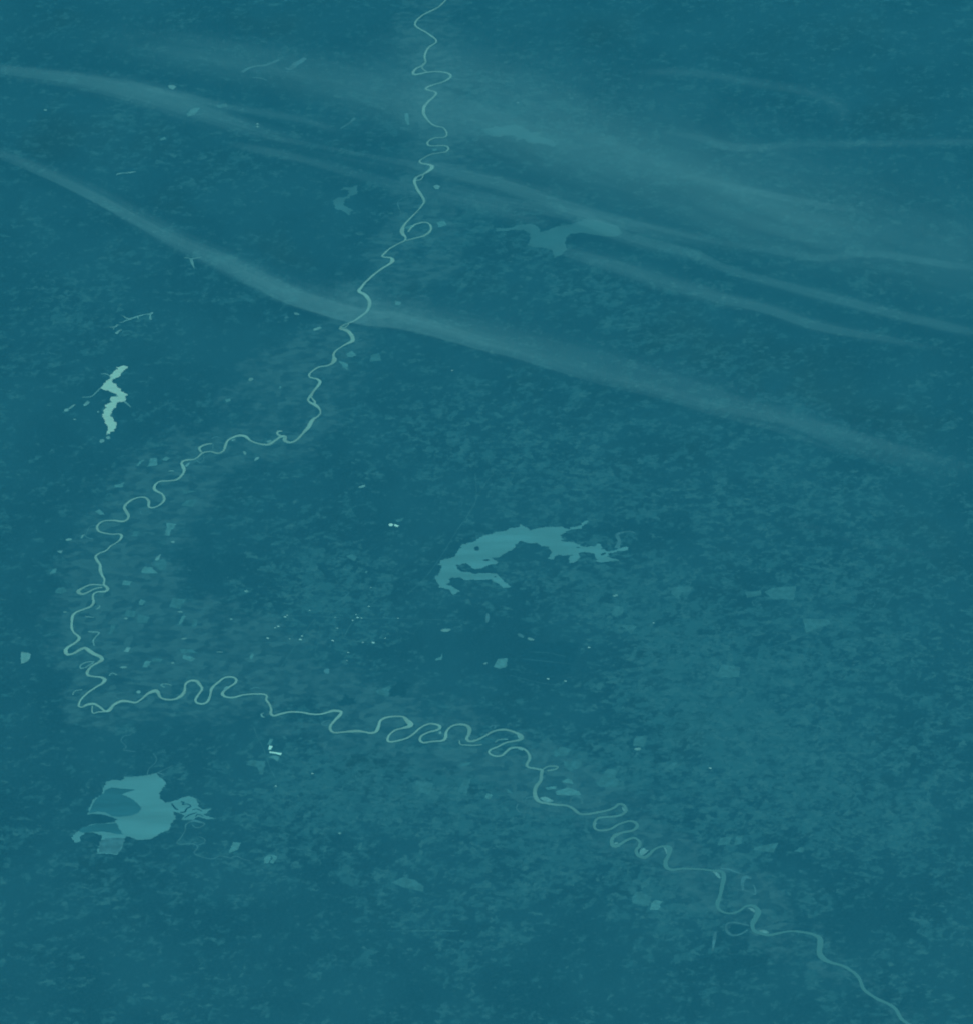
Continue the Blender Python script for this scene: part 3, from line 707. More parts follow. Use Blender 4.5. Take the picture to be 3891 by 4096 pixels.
for k, (c, r, lab, lines, m) in enumerate(OXB):
    arm("oxbow_lake" if "oxbow" in lab or "pond" in lab else "side_channel", lab, [tl(c, r, ln) for ln in lines], 0.048 + 0.0004 * k if m is M_CREEK else 0.045 + .0003 * k, m)

# sand bars
BARS = [(2, 3, [(485, 548), (530, 543), (560, 556), (584, 572), (560, 583), (515, 575)], "largest bright sand bar inside a lower river bend"),
    (2, 3, [(1235, 945), (1262, 925), (1280, 940), (1298, 945), (1262, 975), (1235, 978)], "ragged bright sand bar in the tight lower bend"),
    (2, 3, [(1044, 886), (1072, 884), (1062, 897), (1040, 897)], "small bright sand bar in a narrow loop"),
    (2, 3, [(900, 728), (908, 742), (902, 760), (896, 745)], "sliver of sand at a left loop"),
    (2, 3, [(1100, 618), (1118, 632), (1116, 652), (1102, 636)], "sliver of sand at the right loop"),
    (2, 3, [(318, 70), (334, 82), (330, 104), (318, 90)], "sliver of sand at the tip of the long loop"),
    (2, 3, [(318, 182), (345, 178), (362, 186), (350, 194)], "pale sand bar under the short loop"),
    (2, 3, [(1410, 918), (1430, 930), (1440, 965), (1432, 970), (1420, 940)], "thin curved sand bar on the lower reach"),
    (2, 3, [(1780, 1103), (1815, 1112), (1840, 1150), (1822, 1150), (1800, 1125)], "ragged bright bar where the river turns down"),
    (3, 3, [(358, 1376), (390, 1378), (412, 1400), (402, 1408), (380, 1395)], "bright bar inside the second last bend"),
    (3, 3, [(440, 1546), (480, 1542), (514, 1558), (500, 1567), (460, 1560)], "long bright bar on the last wide bend"),
    (3, 3, [(900, 1676), (908, 1690), (898, 1705), (893, 1690)], "tiny bright bar near the river's exit"),
    (3, 3, [(920, 1738), (945, 1752), (960, 1765), (935, 1762)], "bright bar closest to the bottom edge"),
    (1, 2, [(608, 1580), (640, 1576), (632, 1590), (612, 1592)], "pale bar at a sharp centre bend"),
    (0, 2, [(1500, 1408), (1530, 1400), (1510, 1425), (1490, 1440)], "pale bar inside the double loop"),
    (0, 1, [(1205, 1425), (1235, 1410), (1230, 1425), (1210, 1440)], "pale bar at the steep left bend"),
    (0, 1, [(1550, 1238), (1582, 1232), (1570, 1245), (1552, 1246)], "pale bar on the flat reach"),
    (0, 1, [(1815, 1250), (1850, 1238), (1845, 1255), (1820, 1258)], "pale bar at the right of the flat reach"),
    (1, 1, [(455, 925), (466, 938), (464, 950), (452, 940)], "small dark river island")]
for k, (c, r, p, lab) in enumerate(BARS):
    dark = "island" in lab
    tag(sheet("sandbar" if not dark else "island", tl(c, r, p), 0.115, M_WOOD if dark else M_SAND, rough=1.2, seed=k, smooth=True), lab, kind="structure")

# bare ground and fields that stand out
BARE = [(1, 3, [(147, 154), (172, 160), (156, 187), (137, 184)], "short white bare plot above the white strip", M_BARE),
    (1, 3, [(145, 198), (240, 212), (230, 229), (190, 216), (146, 211)], "longest white bare strip at lower left", M_BARE),
    (1, 3, [(130, 240), (180, 232), (225, 238), (205, 275), (180, 255)], "mottled pale plot under the white strip", M_FIELD2),
    (1, 3, [(150, 104), (178, 108), (152, 152), (130, 147)], "dull plot above the white bare plots", M_FIELD2),
    (1, 2, [(1042, 180), (1062, 175), (1078, 186), (1062, 197), (1045, 194)], "left white plot of the pair in the centre forest", M_BARE),
    (1, 2, [(1086, 181), (1122, 192), (1108, 204), (1084, 196)], "right white plot of the pair in the centre forest", M_BARE),
    (1, 2, [(1090, 150), (1130, 140), (1155, 130), (1140, 160), (1105, 165)], "dull patch above the white pair of plots", M_FIELD),
    (1, 2, [(860, 538), (880, 530), (888, 536), (872, 552)], "small pale patch right of the tiny forest clearings", M_FIELD2),
    (1, 2, [(725, 420), (760, 405), (805, 425), (790, 460), (740, 440)], "cluster of pale clearings in the centre forest", M_FIELD),
    (0, 2, [(1020, 404), (1012, 430), (1004, 453), (977, 451), (985, 428)], "bright arrow shaped plot right of the river", M_SAND),
    (0, 2, [(764, 1107), (796, 1108), (776, 1142), (741, 1138)], "bright square plot in the left farmland", M_SAND),
    (0, 2, [(240, 385), (281, 379), (273, 404)], "bright triangular plot near the west edge", M_SAND),
    (0, 2, [(1060, 170), (1135, 180), (1120, 215), (1095, 225), (1080, 270), (1045, 265), (1060, 220)], "pale group of plots in the ridged bottomland", M_FIELD2),
    (0, 2, [(820, 235), (865, 232), (840, 275), (798, 272)], "pale slanted plot right of the river", M_FIELD),
    (0, 2, [(895, 500), (950, 505), (1000, 550), (880, 552), (870, 540)], "large pale plot in the upper farmland", M_FIELD2),
    (0, 2, [(980, 455), (1050, 440), (1065, 520), (1010, 530), (960, 480)], "broad dull plot under the arrow shaped plot", M_FIELD),
    (0, 2, [(740, 605), (808, 610), (780, 640), (725, 638)], "pale plot right of the teardrop oxbow", M_FIELD2),
    (0, 2, [(870, 745), (905, 760), (880, 790), (850, 785)], "small pale square plot in mid farmland", M_FIELD2),
    (0, 2, [(1110, 735), (1210, 745), (1160, 820), (1085, 800)], "largest dull plot right of the river farmland", M_FIELD),
    (0, 2, [(760, 830), (840, 835), (820, 880), (740, 870)], "dull plot below the square plot", M_FIELD),
    (0, 2, [(850, 860), (940, 880), (910, 925), (840, 915)], "striped plot in mid farmland", M_FIELD),
    (0, 2, [(1180, 870), (1208, 870), (1170, 935), (1145, 940)], "narrow slanted strip plot", M_FIELD2),
    (0, 2, [(1265, 890), (1300, 900), (1280, 960), (1250, 968)], "narrow dull strip plot right of the slanted one", M_FIELD),
    (0, 2, [(1190, 1165), (1235, 1172), (1280, 1190), (1250, 1215), (1180, 1190)], "pale plot north of the double loop", M_FIELD2),
    (0, 2, [(900, 1210), (948, 1212), (920, 1258), (880, 1256)], "pale slanted plot above the southern reach", M_FIELD2),
    (0, 2, [(960, 1190), (1040, 1195), (1015, 1215), (950, 1212)], "dull plot right of the slanted plot", M_FIELD),
    (0, 2, [(1160, 1120), (1250, 1120), (1300, 1150), (1180, 1150)], "dull flat plot under the thin bright pond", M_FIELD),
    (0, 2, [(1700, 1150), (1722, 1160), (1705, 1195), (1685, 1192)], "bright narrow plot left of the town", M_FIELD2),
    (0, 2, [(650, 930), (690, 935), (650, 1010), (630, 1008)], "narrow dull strip right of the bright slough", M_FIELD),
    (0, 2, [(210, 520), (240, 510), (230, 545), (185, 560)], "pale plot left of the river near the west edge", M_FIELD2),
    (0, 2, [(240, 665), (290, 655), (315, 685), (270, 705), (225, 695)], "dull rounded plot near the west edge", M_FIELD),
    (0, 2, [(520, 85), (560, 68), (600, 110), (560, 108)], "pale wedge plot above the river near the west edge", M_FIELD2),
    (0, 1, [(945, 1375), (990, 1370), (990, 1425), (920, 1440)], "pale plot above the river's steep bend", M_FIELD2),
    (0, 1, [(670, 1575), (750, 1558), (735, 1590), (668, 1596)], "pale strip plot left of the river's steep bend", M_FIELD2),
    (0, 1, [(870, 1390), (895, 1385), (850, 1435), (830, 1430)], "narrow pale plot above the steep bend", M_FIELD2),
    (0, 1, [(1210, 1690), (1290, 1685), (1260, 1740), (1175, 1730)], "dull plot inside the big river bend", M_FIELD),
    (0, 1, [(1185, 1612), (1290, 1622), (1230, 1638), (1190, 1640)], "dull thin plot right of the big river bend", M_FIELD),
    (0, 1, [(1505, 930), (1545, 925), (1540, 950), (1510, 955)], "small pale plot on the west bottomland", M_FIELD2),
    (0, 1, [(1060, 1360), (1088, 1378), (1060, 1396), (1022, 1385)], "tiny pale plot above the steep bend", M_FIELD2),
    (1, 1, [(210, 850), (225, 832), (240, 838), (225, 855)], "tiny bright plot on the west bottomland", M_FIELD2),
    (1, 1, [(725, 590), (770, 570), (800, 600), (770, 615), (730, 610)], "pale rounded plot right of the river", M_FIELD2),
    (1, 1, [(665, 645), (740, 660), (735, 710), (700, 690)], "pale wedge plot right of the river", M_FIELD2),
    (1, 1, [(905, 600), (970, 585), (990, 640), (900, 650)], "dull blunt plot in the forest edge right of the river", M_FIELD),
    (1, 1, [(1090, 195), (1140, 200), (1130, 225), (1095, 222)], "pale plot within the cloud band", M_FIELD2),
    (1, 0, [(1375, 1020), (1400, 1010), (1432, 1020), (1415, 1042), (1390, 1040)], "bright plot under the upper cloud bands", M_SAND),
    (1, 0, [(1160, 470), (1188, 475), (1198, 560), (1180, 560)], "narrow upright pale plot near the top", M_FIELD2),
    (1, 0, [(1400, 1290), (1460, 1280), (1480, 1310), (1420, 1330)], "pale plot right of the large oxbow", M_FIELD2),
    (1, 0, [(1160, 1330), (1215, 1310), (1240, 1320), (1200, 1345)], "pale plot in the mouth of the large oxbow", M_FIELD2),
    (1, 0, [(1375, 740), (1400, 740), (1392, 756), (1370, 752)], "tiny pale plot inside the narrow top loop", M_FIELD2),
    (0, 0, [(1070, 265), (1110, 258), (1140, 275), (1110, 295), (1085, 285)], "bright mottled clearing under the first cloud", M_SAND),
    (0, 0, [(1210, 480), (1260, 435), (1315, 430), (1270, 485), (1215, 498)], "bright slanted clearing in the upper cloud band", M_FIELD2),
    (0, 0, [(1440, 410), (1510, 398), (1520, 425), (1455, 432)], "dull clearing right of the slanted one", M_FIELD),
    (0, 0, [(1015, 665), (1050, 650), (1060, 662), (1022, 680)], "small bright clearing at upper left", M_FIELD2),
    (0, 0, [(1090, 775), (1140, 790), (1130, 805), (1095, 800)], "small dull clearing at upper left", M_FIELD),
    (0, 3, [(1565, 880), (1620, 885), (1600, 935), (1530, 965), (1545, 910)], "mottled pale plot near the creek's end", M_FIELD2),
    (1, 3, [(125, 985), (150, 973), (160, 1000), (140, 1040), (107, 1040), (108, 1010)], "left bright plot of the pair at lower left", M_FIELD2),
    (1, 3, [(155, 975), (210, 988), (176, 1042), (150, 1038), (168, 1000)], "right bright plot of the pair at lower left", M_FIELD2),
    (1, 3, [(-24, 300), (0, 265), (118, 272), (100, 376), (72, 370), (58, 318)], "L shaped dull plot below the white strip", M_FIELD),
    (1, 3, [(1580, 285), (1665, 278), (1625, 315), (1572, 312)], "pale plot below the centre river loops", M_FIELD),
    (1, 3, [(1250, 415), (1380, 440), (1350, 530), (1240, 490)], "broad dull plot left of the river's diagonal reach", M_FIELD),
    (1, 3, [(1560, 500), (1600, 420), (1660, 400), (1625, 520)], "slanted dull plot left of the diagonal reach", M_FIELD),
    (1, 3, [(1775, 515), (1815, 525), (1800, 560), (1762, 550)], "small pale plot left of the diagonal reach", M_FIELD2),
    (1, 3, [(1150, 1145), (1240, 1165), (1305, 1215), (1295, 1255), (1140, 1215), (1060, 1185)], "long dull plot in the southern woods", M_FIELD),
    (1, 3, [(825, 885), (850, 885), (830, 935), (808, 935)], "tiny slanted plot in the southern forest", M_FIELD),
    (1, 3, [(950, 1545), (1575, 1543), (1575, 1549), (1300, 1552)], "thin pale line of cut forest near the bottom", M_FIELD),
    (1, 3, [(950, 1425), (1040, 1385), (1070, 1390), (1040, 1470), (1010, 1475)], "odd plot", None),
    (1, 2, [(945, 1430), (1035, 1400), (1062, 1385), (1035, 1480), (955, 1450)], "dull blunt plot above the river's centre bends", M_FIELD),
    (1, 2, [(1400, 1190), (1430, 1180), (1450, 1150), (1435, 1200), (1395, 1205)], "small ragged plot right of the town", M_FIELD2),
    (2, 2, [(135, 1255), (170, 1190), (236, 1190), (238, 1245), (190, 1270)], "bright speckled quarry patch left of the dark woods", M_FIELD2),
    (2, 2, [(1040, 795), (1110, 800), (1105, 850), (1050, 880), (1020, 860)], "dull clearing right of centre", M_FIELD),
    (2, 2, [(1480, 655), (1640, 650), (1600, 690), (1540, 690), (1525, 750), (1470, 700)], "odd shaped dull clearing at right", M_FIELD),
    (2, 2, [(1020, 930), (1210, 945), (1170, 1010), (1120, 960)], "dull long clearing in the right fields", M_FIELD),
    (3, 2, [(480, 690), (540, 660), (720, 645), (700, 750), (540, 745)], "large pale clearing in the right woods", M_FIELD),
    (3, 2, [(335, 690), (460, 680), (455, 715), (350, 735)], "smaller clearing left of the large right clearing", M_FIELD),
    (3, 2, [(770, 890), (960, 895), (985, 930), (790, 1000)], "broad dull field crossed by a road at right", M_FIELD),
    (3, 2, [(160, 1235), (300, 1255), (290, 1330), (120, 1330)], "square dull field at right", M_FIELD),
    (2, 3, [(650, 420), (692, 404), (722, 412), (734, 450), (705, 438), (652, 436)], "bright bent plot above the arched oxbow", M_FIELD2),
    (2, 3, [(580, 210), (640, 165), (720, 180), (690, 230), (600, 240)], "dull field above the diagonal reach", M_FIELD),
    (2, 3, [(660, 270), (800, 275), (780, 320), (720, 350), (670, 320)], "dull field right of the jutting loop", M_FIELD),
    (2, 3, [(910, 440), (990, 330), (1080, 330), (1050, 400), (1090, 430), (1060, 470), (930, 465)], "largest dull field right of the diagonal reach", M_FIELD),
    (2, 3, [(600, 500), (690, 470), (780, 500), (790, 530), (700, 530), (610, 525)], "pale field between the sand bar and arched oxbow", M_FIELD2),
    (2, 3, [(520, 470), (610, 460), (600, 480), (540, 490)], "thin pale field above the largest sand bar", M_FIELD2),
    (2, 3, [(80, 525), (128, 530), (108, 560), (72, 550)], "small pale field left of the large faint oxbow", M_FIELD2),
    (2, 3, [(225, 475), (290, 515), (240, 512)], "small wedge field left of the river's S bend", M_FIELD),
    (2, 3, [(1200, 85), (1295, 90), (1260, 165), (1180, 155)], "pale field above the ring shaped pond", M_FIELD),
    (2, 3, [(1470, 285), (1510, 280), (1525, 310), (1480, 340), (1440, 320)], "small pale field in the right hand patchwork", M_FIELD),
    (2, 3, [(1170, 1300), (1210, 1250), (1320, 1290), (1300, 1360), (1180, 1340)], "dull field of the southern cluster", M_FIELD),
    (2, 3, [(1320, 1330), (1350, 1315), (1400, 1325), (1370, 1390), (1310, 1390)], "brightest field of the southern cluster", M_FIELD2),
    (2, 3, [(1240, 1190), (1320, 1140), (1300, 1200), (1250, 1230)], "upper field of the southern cluster", M_FIELD),
    (3, 3, [(150, 850), (245, 830), (215, 900), (130, 905)], "slanted dull field near the right edge", M_FIELD),
    (3, 3, [(270, 840), (315, 830), (310, 890), (250, 910)], "narrow field beside the slanted one", M_FIELD),
    (3, 3, [(400, 920), (585, 885), (550, 960), (400, 940)], "long dull field near the lower right woods", M_FIELD),
    (3, 3, [(708, 950), (745, 920), (778, 925), (770, 960)], "small wedge field in the lower right", M_FIELD),
    (3, 3, [(345, 575), (445, 578), (420, 625), (335, 600)], "dark wood block in the right hand patchwork", M_WOOD),
    (2, 2, [(510, 1075), (640, 1065), (780, 1090), (740, 1200), (700, 1310), (520, 1330), (420, 1270), (350, 1190), (420, 1100)], "large block of dark woods below the largest lake", M_WOOD),
    (1, 2, [(860, 1380), (900, 1310), (1010, 1280), (1100, 1350), (1050, 1400), (960, 1410)], "dark woods above the river's centre bends", M_WOOD),
    (1, 2, [(690, 1480), (720, 1460), (790, 1490), (770, 1550), (660, 1530)], "small dark woods above the river's sharp bend", M_WOOD),
    (1, 2, [(1060, 1400), (1110, 1350), (1200, 1380), (1170, 1480), (1050, 1475)], "dark triangular woods left of the river loops", M_WOOD),
    (3, 3, [(480, 1520), (640, 1475), (830, 1500), (820, 1545), (680, 1535), (560, 1560)], "dark woods over the last reach of the river", M_WOOD),
    (3, 3, [(215, 1510), (290, 1500), (355, 1525), (330, 1560), (260, 1572), (215, 1550)], "dark woods inside the ring shaped oxbow", M_WOOD)]
for k, (c, r, p, lab, m) in enumerate(BARE):
    if m is None:
        continue
    nm = "woodland" if m is M_WOOD else ("clearing" if m in (M_BARE, M_SAND) else "field")
    tag(sheet(nm, tl(c, r, p), 0.010 + 0.00025 * k, m, rough=(1.0 if m in (M_BARE, M_SAND) else (16 if m is M_WOOD else 3.0)), seed=k * 1.3), lab, kind="structure")

# thin roads and cut lines through the woods
ROADS = [(1, 2, [(1690, -200), (1690, 20), (1560, 220), (1430, 430), (1310, 590), (1200, 690)], 4, "faint straight road passing left of the largest lake"),
    (1, 2, [(-120, 1078), (20, 1076), (180, 1070), (340, 1074), (420, 1065)], 6, "pale level road entering the town from the left"),
    (1, 2, [(490, 890), (400, 1010), (330, 1110), (230, 1260), (150, 1390)], 5, "pale road slanting down from the town to the river"),
    (1, 2, [(960, 745), (860, 820), (770, 920), (705, 1030)], 4, "faint road through the middle of the town"),
    (1, 2, [(530, 925), (640, 938), (690, 985), (710, 1042), (850, 1066), (950, 1078)], 4, "curving road on the town's south side"),
    (1, 2, [(520, 930), (530, 1030), (490, 1130)], 4, "short road south of the town centre"),
    (1, 2, [(250, 870), (520, 872), (700, 886), (860, 888), (1100, 890), (1560, 906)], 4, "long level road right across the town"),
    (1, 2, [(650, 770), (700, 740), (750, 690)], 9, "broad pale runway strip north of the town"),
    (1, 2, [(100, 960), (200, 945), (260, 910), (380, 912)], 4, "bent road west of the town"),
    (1, 3, [(30, 20), (60, 100), (100, 170), (150, 320), (200, 430), (180, 520)], 5, "thin road running down past the white bare plots"),
    (3, 2, [(-260, 1310), (-60, 1258), (210, 1190), (510, 1112), (750, 1026), (960, 935), (1060, 900)], 4, "long faint road slanting up to the right"),
    (2, 2, [(350, 1192), (560, 1215), (720, 1232)], 4, "short faint cut line in the dark woods"),
    (2, 2, [(400, 1140), (560, 1150), (680, 1178)], 4, "upper faint cut line in the dark woods"),
    (2, 2, [(260, 1316), (480, 1372), (640, 1392)], 4, "faint cut line below the dark woods"),
    (3, 2, [(1050, 785), (1230, 830), (1400, 870)], 4, "faint road at the right edge woods"),
    (3, 2, [(1455, 700), (1420, 750), (1380, 810)], 5, "short bright road at the right edge"),
    (3, 1, [(1400, 1165), (1480, 1185), (1570, 1230)], 3, "thin scratch like road at right"),
    (3, 3, [(1170, 825), (1230, 845), (1290, 868)], 4, "short faint road at lower right"),
    (3, 3, [(340, 615), (380, 622), (425, 630)], 5, "short pale road under the dark wood block"),
    (1, 0, [(1600, 500), (1700, 380), (1800, 220)], 4, "faint slanting road near the top right of the river"),
    (2, 0, [(-90, 500), (60, 460), (300, 470), (560, 435), (820, 448), (930, 452)], 4, "faint level road across the top fields"),
    (1, 1, [(1876, 1460), (1800, 1520), (1720, 1640), (1680, 1720), (1600, 1860)], 4, "faint road north of the largest lake")]
for k, (c, r, p, w, lab) in enumerate(ROADS):
    tag(ribbon("road", tl(c, r, [(a, b, w + 0.6) for a, b in p]), 0.038 + 0.0006 * k, M_ROAD, wobble=.35), lab, kind="structure")

# ------------------------------------------------------------------ big-roofed works and stores of the town
M_ROOF = varied("white_metal_roof", (0.30, 0.72, 0.60), .1, 8)
M_WALL = varied("grey_wall", (0.1, 0.38, 0.38), .2, 8)
def box(x0, y0, z0, x1, y1, z1):
    V = [(x0, y0, z0), (x1, y0, z0), (x1, y1, z0), (x0, y1, z0), (x0, y0, z1), (x1, y0, z1), (x1, y1, z1), (x0, y1, z1)]
    return V, [(0, 3, 2, 1), (4, 5, 6, 7), (0, 1, 5, 4), (1, 2, 6, 5), (2, 3, 7, 6), (3, 0, 4, 7)]
def gable(x, y, z, h):
    V = [(-x, -y, z), (x, -y, z), (x, y, z), (-x, y, z), (-x, 0, z + h), (x, 0, z + h)]
    return V, [(0, 3, 2, 1), (0, 1, 5, 4), (3, 4, 5, 2), (0, 4, 3), (1, 2, 5)]
wall_src = roof_src = None
def warehouse(px, py, length, width, rot, label):
    e = bpy.data.objects.new("warehouse", None)
    COL.objects.link(e)
    e.location = land(px, py, 0.0) + Vector((0, 0, 0.045))
    e.rotation_euler = (0, 0, rot)
    global wall_src, roof_src
    if wall_src is None:
        v, f = box(-.5, -.5, 0, .5, .5, .014)
        wall_src = link_mesh("wall", v, f, M_WALL)
        v, f = gable(.52, .52, .0143, .006)
        roof_src = link_mesh("roof", v, f, M_ROOF)
        w, r = wall_src, roof_src
    else:
        w, r = wall_src.copy(), roof_src.copy()
        COL.objects.link(w); COL.objects.link(r)
    for o in (w, r):
        o.parent = e
        o.scale = (length, width, 1)
    tag(e, label, "warehouse", "pale roofed warehouses of the town and its outskirts")
WH = [(1, 2, 380, 1050, .30, "pale roofed warehouse where the level road meets the slanting road"),
    (1, 2, 392, 1024, .22, "smaller pale warehouse just up the slanting road"),
    (1, 2, 810, 885, .26, "brightest roofed warehouse at the town centre"),
    (1, 2, 838, 889, .18, "small bright warehouse right beside the brightest roof at the town centre"),
    (1, 2, 772, 906, .18, "small pale warehouse lower left of the brightest roof"),
    (1, 2, 798, 862, .16, "small pale warehouse above the brightest roof"),
    (1, 2, 925, 1073, .34, "long pale warehouse at the town's south east"),
    (1, 2, 848, 1072, .18, "small warehouse left of the long south east one"),
    (1, 2, 623, 1058, .28, "pale warehouse alone south of the town centre"),
    (1, 2, 655, 965, .18, "small pale warehouse by the curving road"),
    (1, 2, 214, 951, .26, "bright warehouse on the bent road west of the town"),
    (1, 2, 190, 962, .16, "small warehouse left of the bright one on the bent road"),
    (1, 2, 265, 880, .26, "pale warehouse at the west end of the long level road"),
    (1, 2, 280, 868, .18, "small warehouse upper right of the west end one"),
    (1, 2, 135, 1040, .28, "pale warehouse above the level road west of town"),
    (1, 2, 738, 1148, .18, "lonely small warehouse south of the town"),
    (1, 2, 728, 1208, .14, "southernmost tiny warehouse below the town"),
    (1, 2, 450, 832, .16, "tiny warehouse on the north west side of town"),
    (1, 2, 893, 802, .18, "tiny warehouse on the north side of town"),
    (1, 2, 1112, 890, .16, "tiny warehouse at the far right of the long level road"),
    (1, 2, 1016, 1040, .16, "tiny warehouse right of the south east one"),
    (1, 2, 300, 1045, .14, "tiny warehouse just above the level road"),
    (1, 2, 640, 885, .14, "tiny warehouse on the long level road left of centre"),
    (1, 2, 908, 660, .14, "tiny warehouse north of the town on the forest edge"),
    (2, 2, 545, 1345, .26, "pale warehouse below the dark woods"),
    (2, 2, 676, 1362, .22, "small pale warehouse right of the one below the dark woods"),
    (2, 2, 852, 1110, .26, "bright warehouse right of the dark woods"),
    (2, 2, 1336, 925, .18, "lonely bright warehouse in the right fields"),
    (2, 3, 1762, 328, .26, "bright warehouse in the lower right patchwork"),
    (0, 0, 1745, 555, .26, "upper bright tank like store inside the upper cloud band"),
    (0, 0, 1746, 574, .22, "lower bright tank like store inside the upper cloud band"),
    (2, 0, 318, 396, .24, "pale warehouse among the top fields"),
    (1, 1, 1518, 718, .22, "lonely pale warehouse in the forest under the lower cloud band"),
    (1, 3, 195, 463, .2, "small warehouse at the foot of the thin road"),
    (1, 3, 470, 368, .22, "small pale warehouse right of the thin road")]
for k, (c, r, x, y, s, lab) in enumerate(WH):
    q = tl(c, r, [(x, y)])[0]
    warehouse(q[0], q[1], s, s * .62, math.radians(random.uniform(-25, 25)), lab)

# ------------------------------------------------------------------ cirrus
def cloud_mat(name, dens):
    m = bpy.data.materials.new(name)
    m.use_nodes = True
    nt = m.node_tree
    nt.nodes.clear()
    out = nt.nodes.new("ShaderNodeOutputMaterial")
    v = nt.nodes.new("ShaderNodeVolumePrincipled")
    v.inputs["Color"].default_value = (0.30, 0.93, 0.94, 1)
    v.inputs["Density"].default_value = dens
    v.inputs["Anisotropy"].default_value = -0.3
    nt.links.new(v.outputs[0], out.inputs["Volume"])
    return m
M_CIR = cloud_mat("ice_cloud", 0.095)

def cirrus(label, pts, z=9.0, thick=2.0, peak=0.0, seed=0.0, rough=1.0):
    """streak of ice cloud: closed body, thin at its sides and ends. pts: (map x, map y, half width px)"""
    c = catmull(pts, 14)
    P = [land(p[0], p[1], z) for p in c]
    n, mcr = len(c), 60
    V, Fc = [], []
    for i in range(n):
        a, b = P[max(i - 1, 0)], P[min(i + 1, n - 1)]
        t = (b - a).normalized()
        nr = Vector((-t.y, t.x, 0))
        w = max(c[i][2], 4) * 0.0295 * 2.7
        e = min(1.0, min(i, n - 1 - i) / (n * 0.14))
        e = e * e * (3 - 2 * e)
        s_al = i * 14 * 0.0295
        row_t, row_b = [], []
        for j in range(mcr + 1):
            s = -1 + 2 * j / mcr
            # profile with its peak shifted to one side
            u = (s - peak) / (1 - peak) if s > peak else (s - peak) / (1 + peak)
            prof = (0.5 * math.exp(-10 * u * u) + 0.5 * math.exp(-2.4 * u * u)) * math.cos(u * math.pi / 2) ** 2
            dr = s * w + 0.9 * noise.noise(Vector((s_al / 14.0, seed, 2)))
            q = Vector((s_al / 34.0, dr / 1.3, seed))
            q2 = Vector((s_al / 18.0, dr / 0.55, seed + 5))
            q3 = Vector((s_al / 26.0, dr / 4.5, seed + 9))
            k = 1 + rough * (1.1 * noise.noise(q) + 0.9 * noise.noise(q2) + 1.1 * noise.noise(q3))
            h = 0.5 * thick * prof * e * max(0.08, k) + 0.002
            p = P[i] + nr * (s * w)
            row_t.append(p + Vector((0, 0, h)))
            row_b.append(p - Vector((0, 0, h)))
        V += row_t + row_b[::-1]
    R = 2 * (mcr + 1)
    for i in range(n - 1):
        for j in range(R):
            a, b = i * R + j, i * R + (j + 1) % R
            Fc.append((a, b, b + R, a + R))
    Fc.append(tuple(range(R))[::-1])
    Fc.append(tuple((n - 1) * R + j for j in range(R)))
    o = link_mesh("cirrus_streak", V, Fc, M_CIR)
    bm = bmesh.new(); bm.from_mesh(o.data)
    bmesh.ops.recalc_face_normals(bm, faces=bm.faces)
    bm.to_mesh(o.data); bm.free()
    tag(o, label, "cloud", "thin cirrus streaks over the land")
    return o

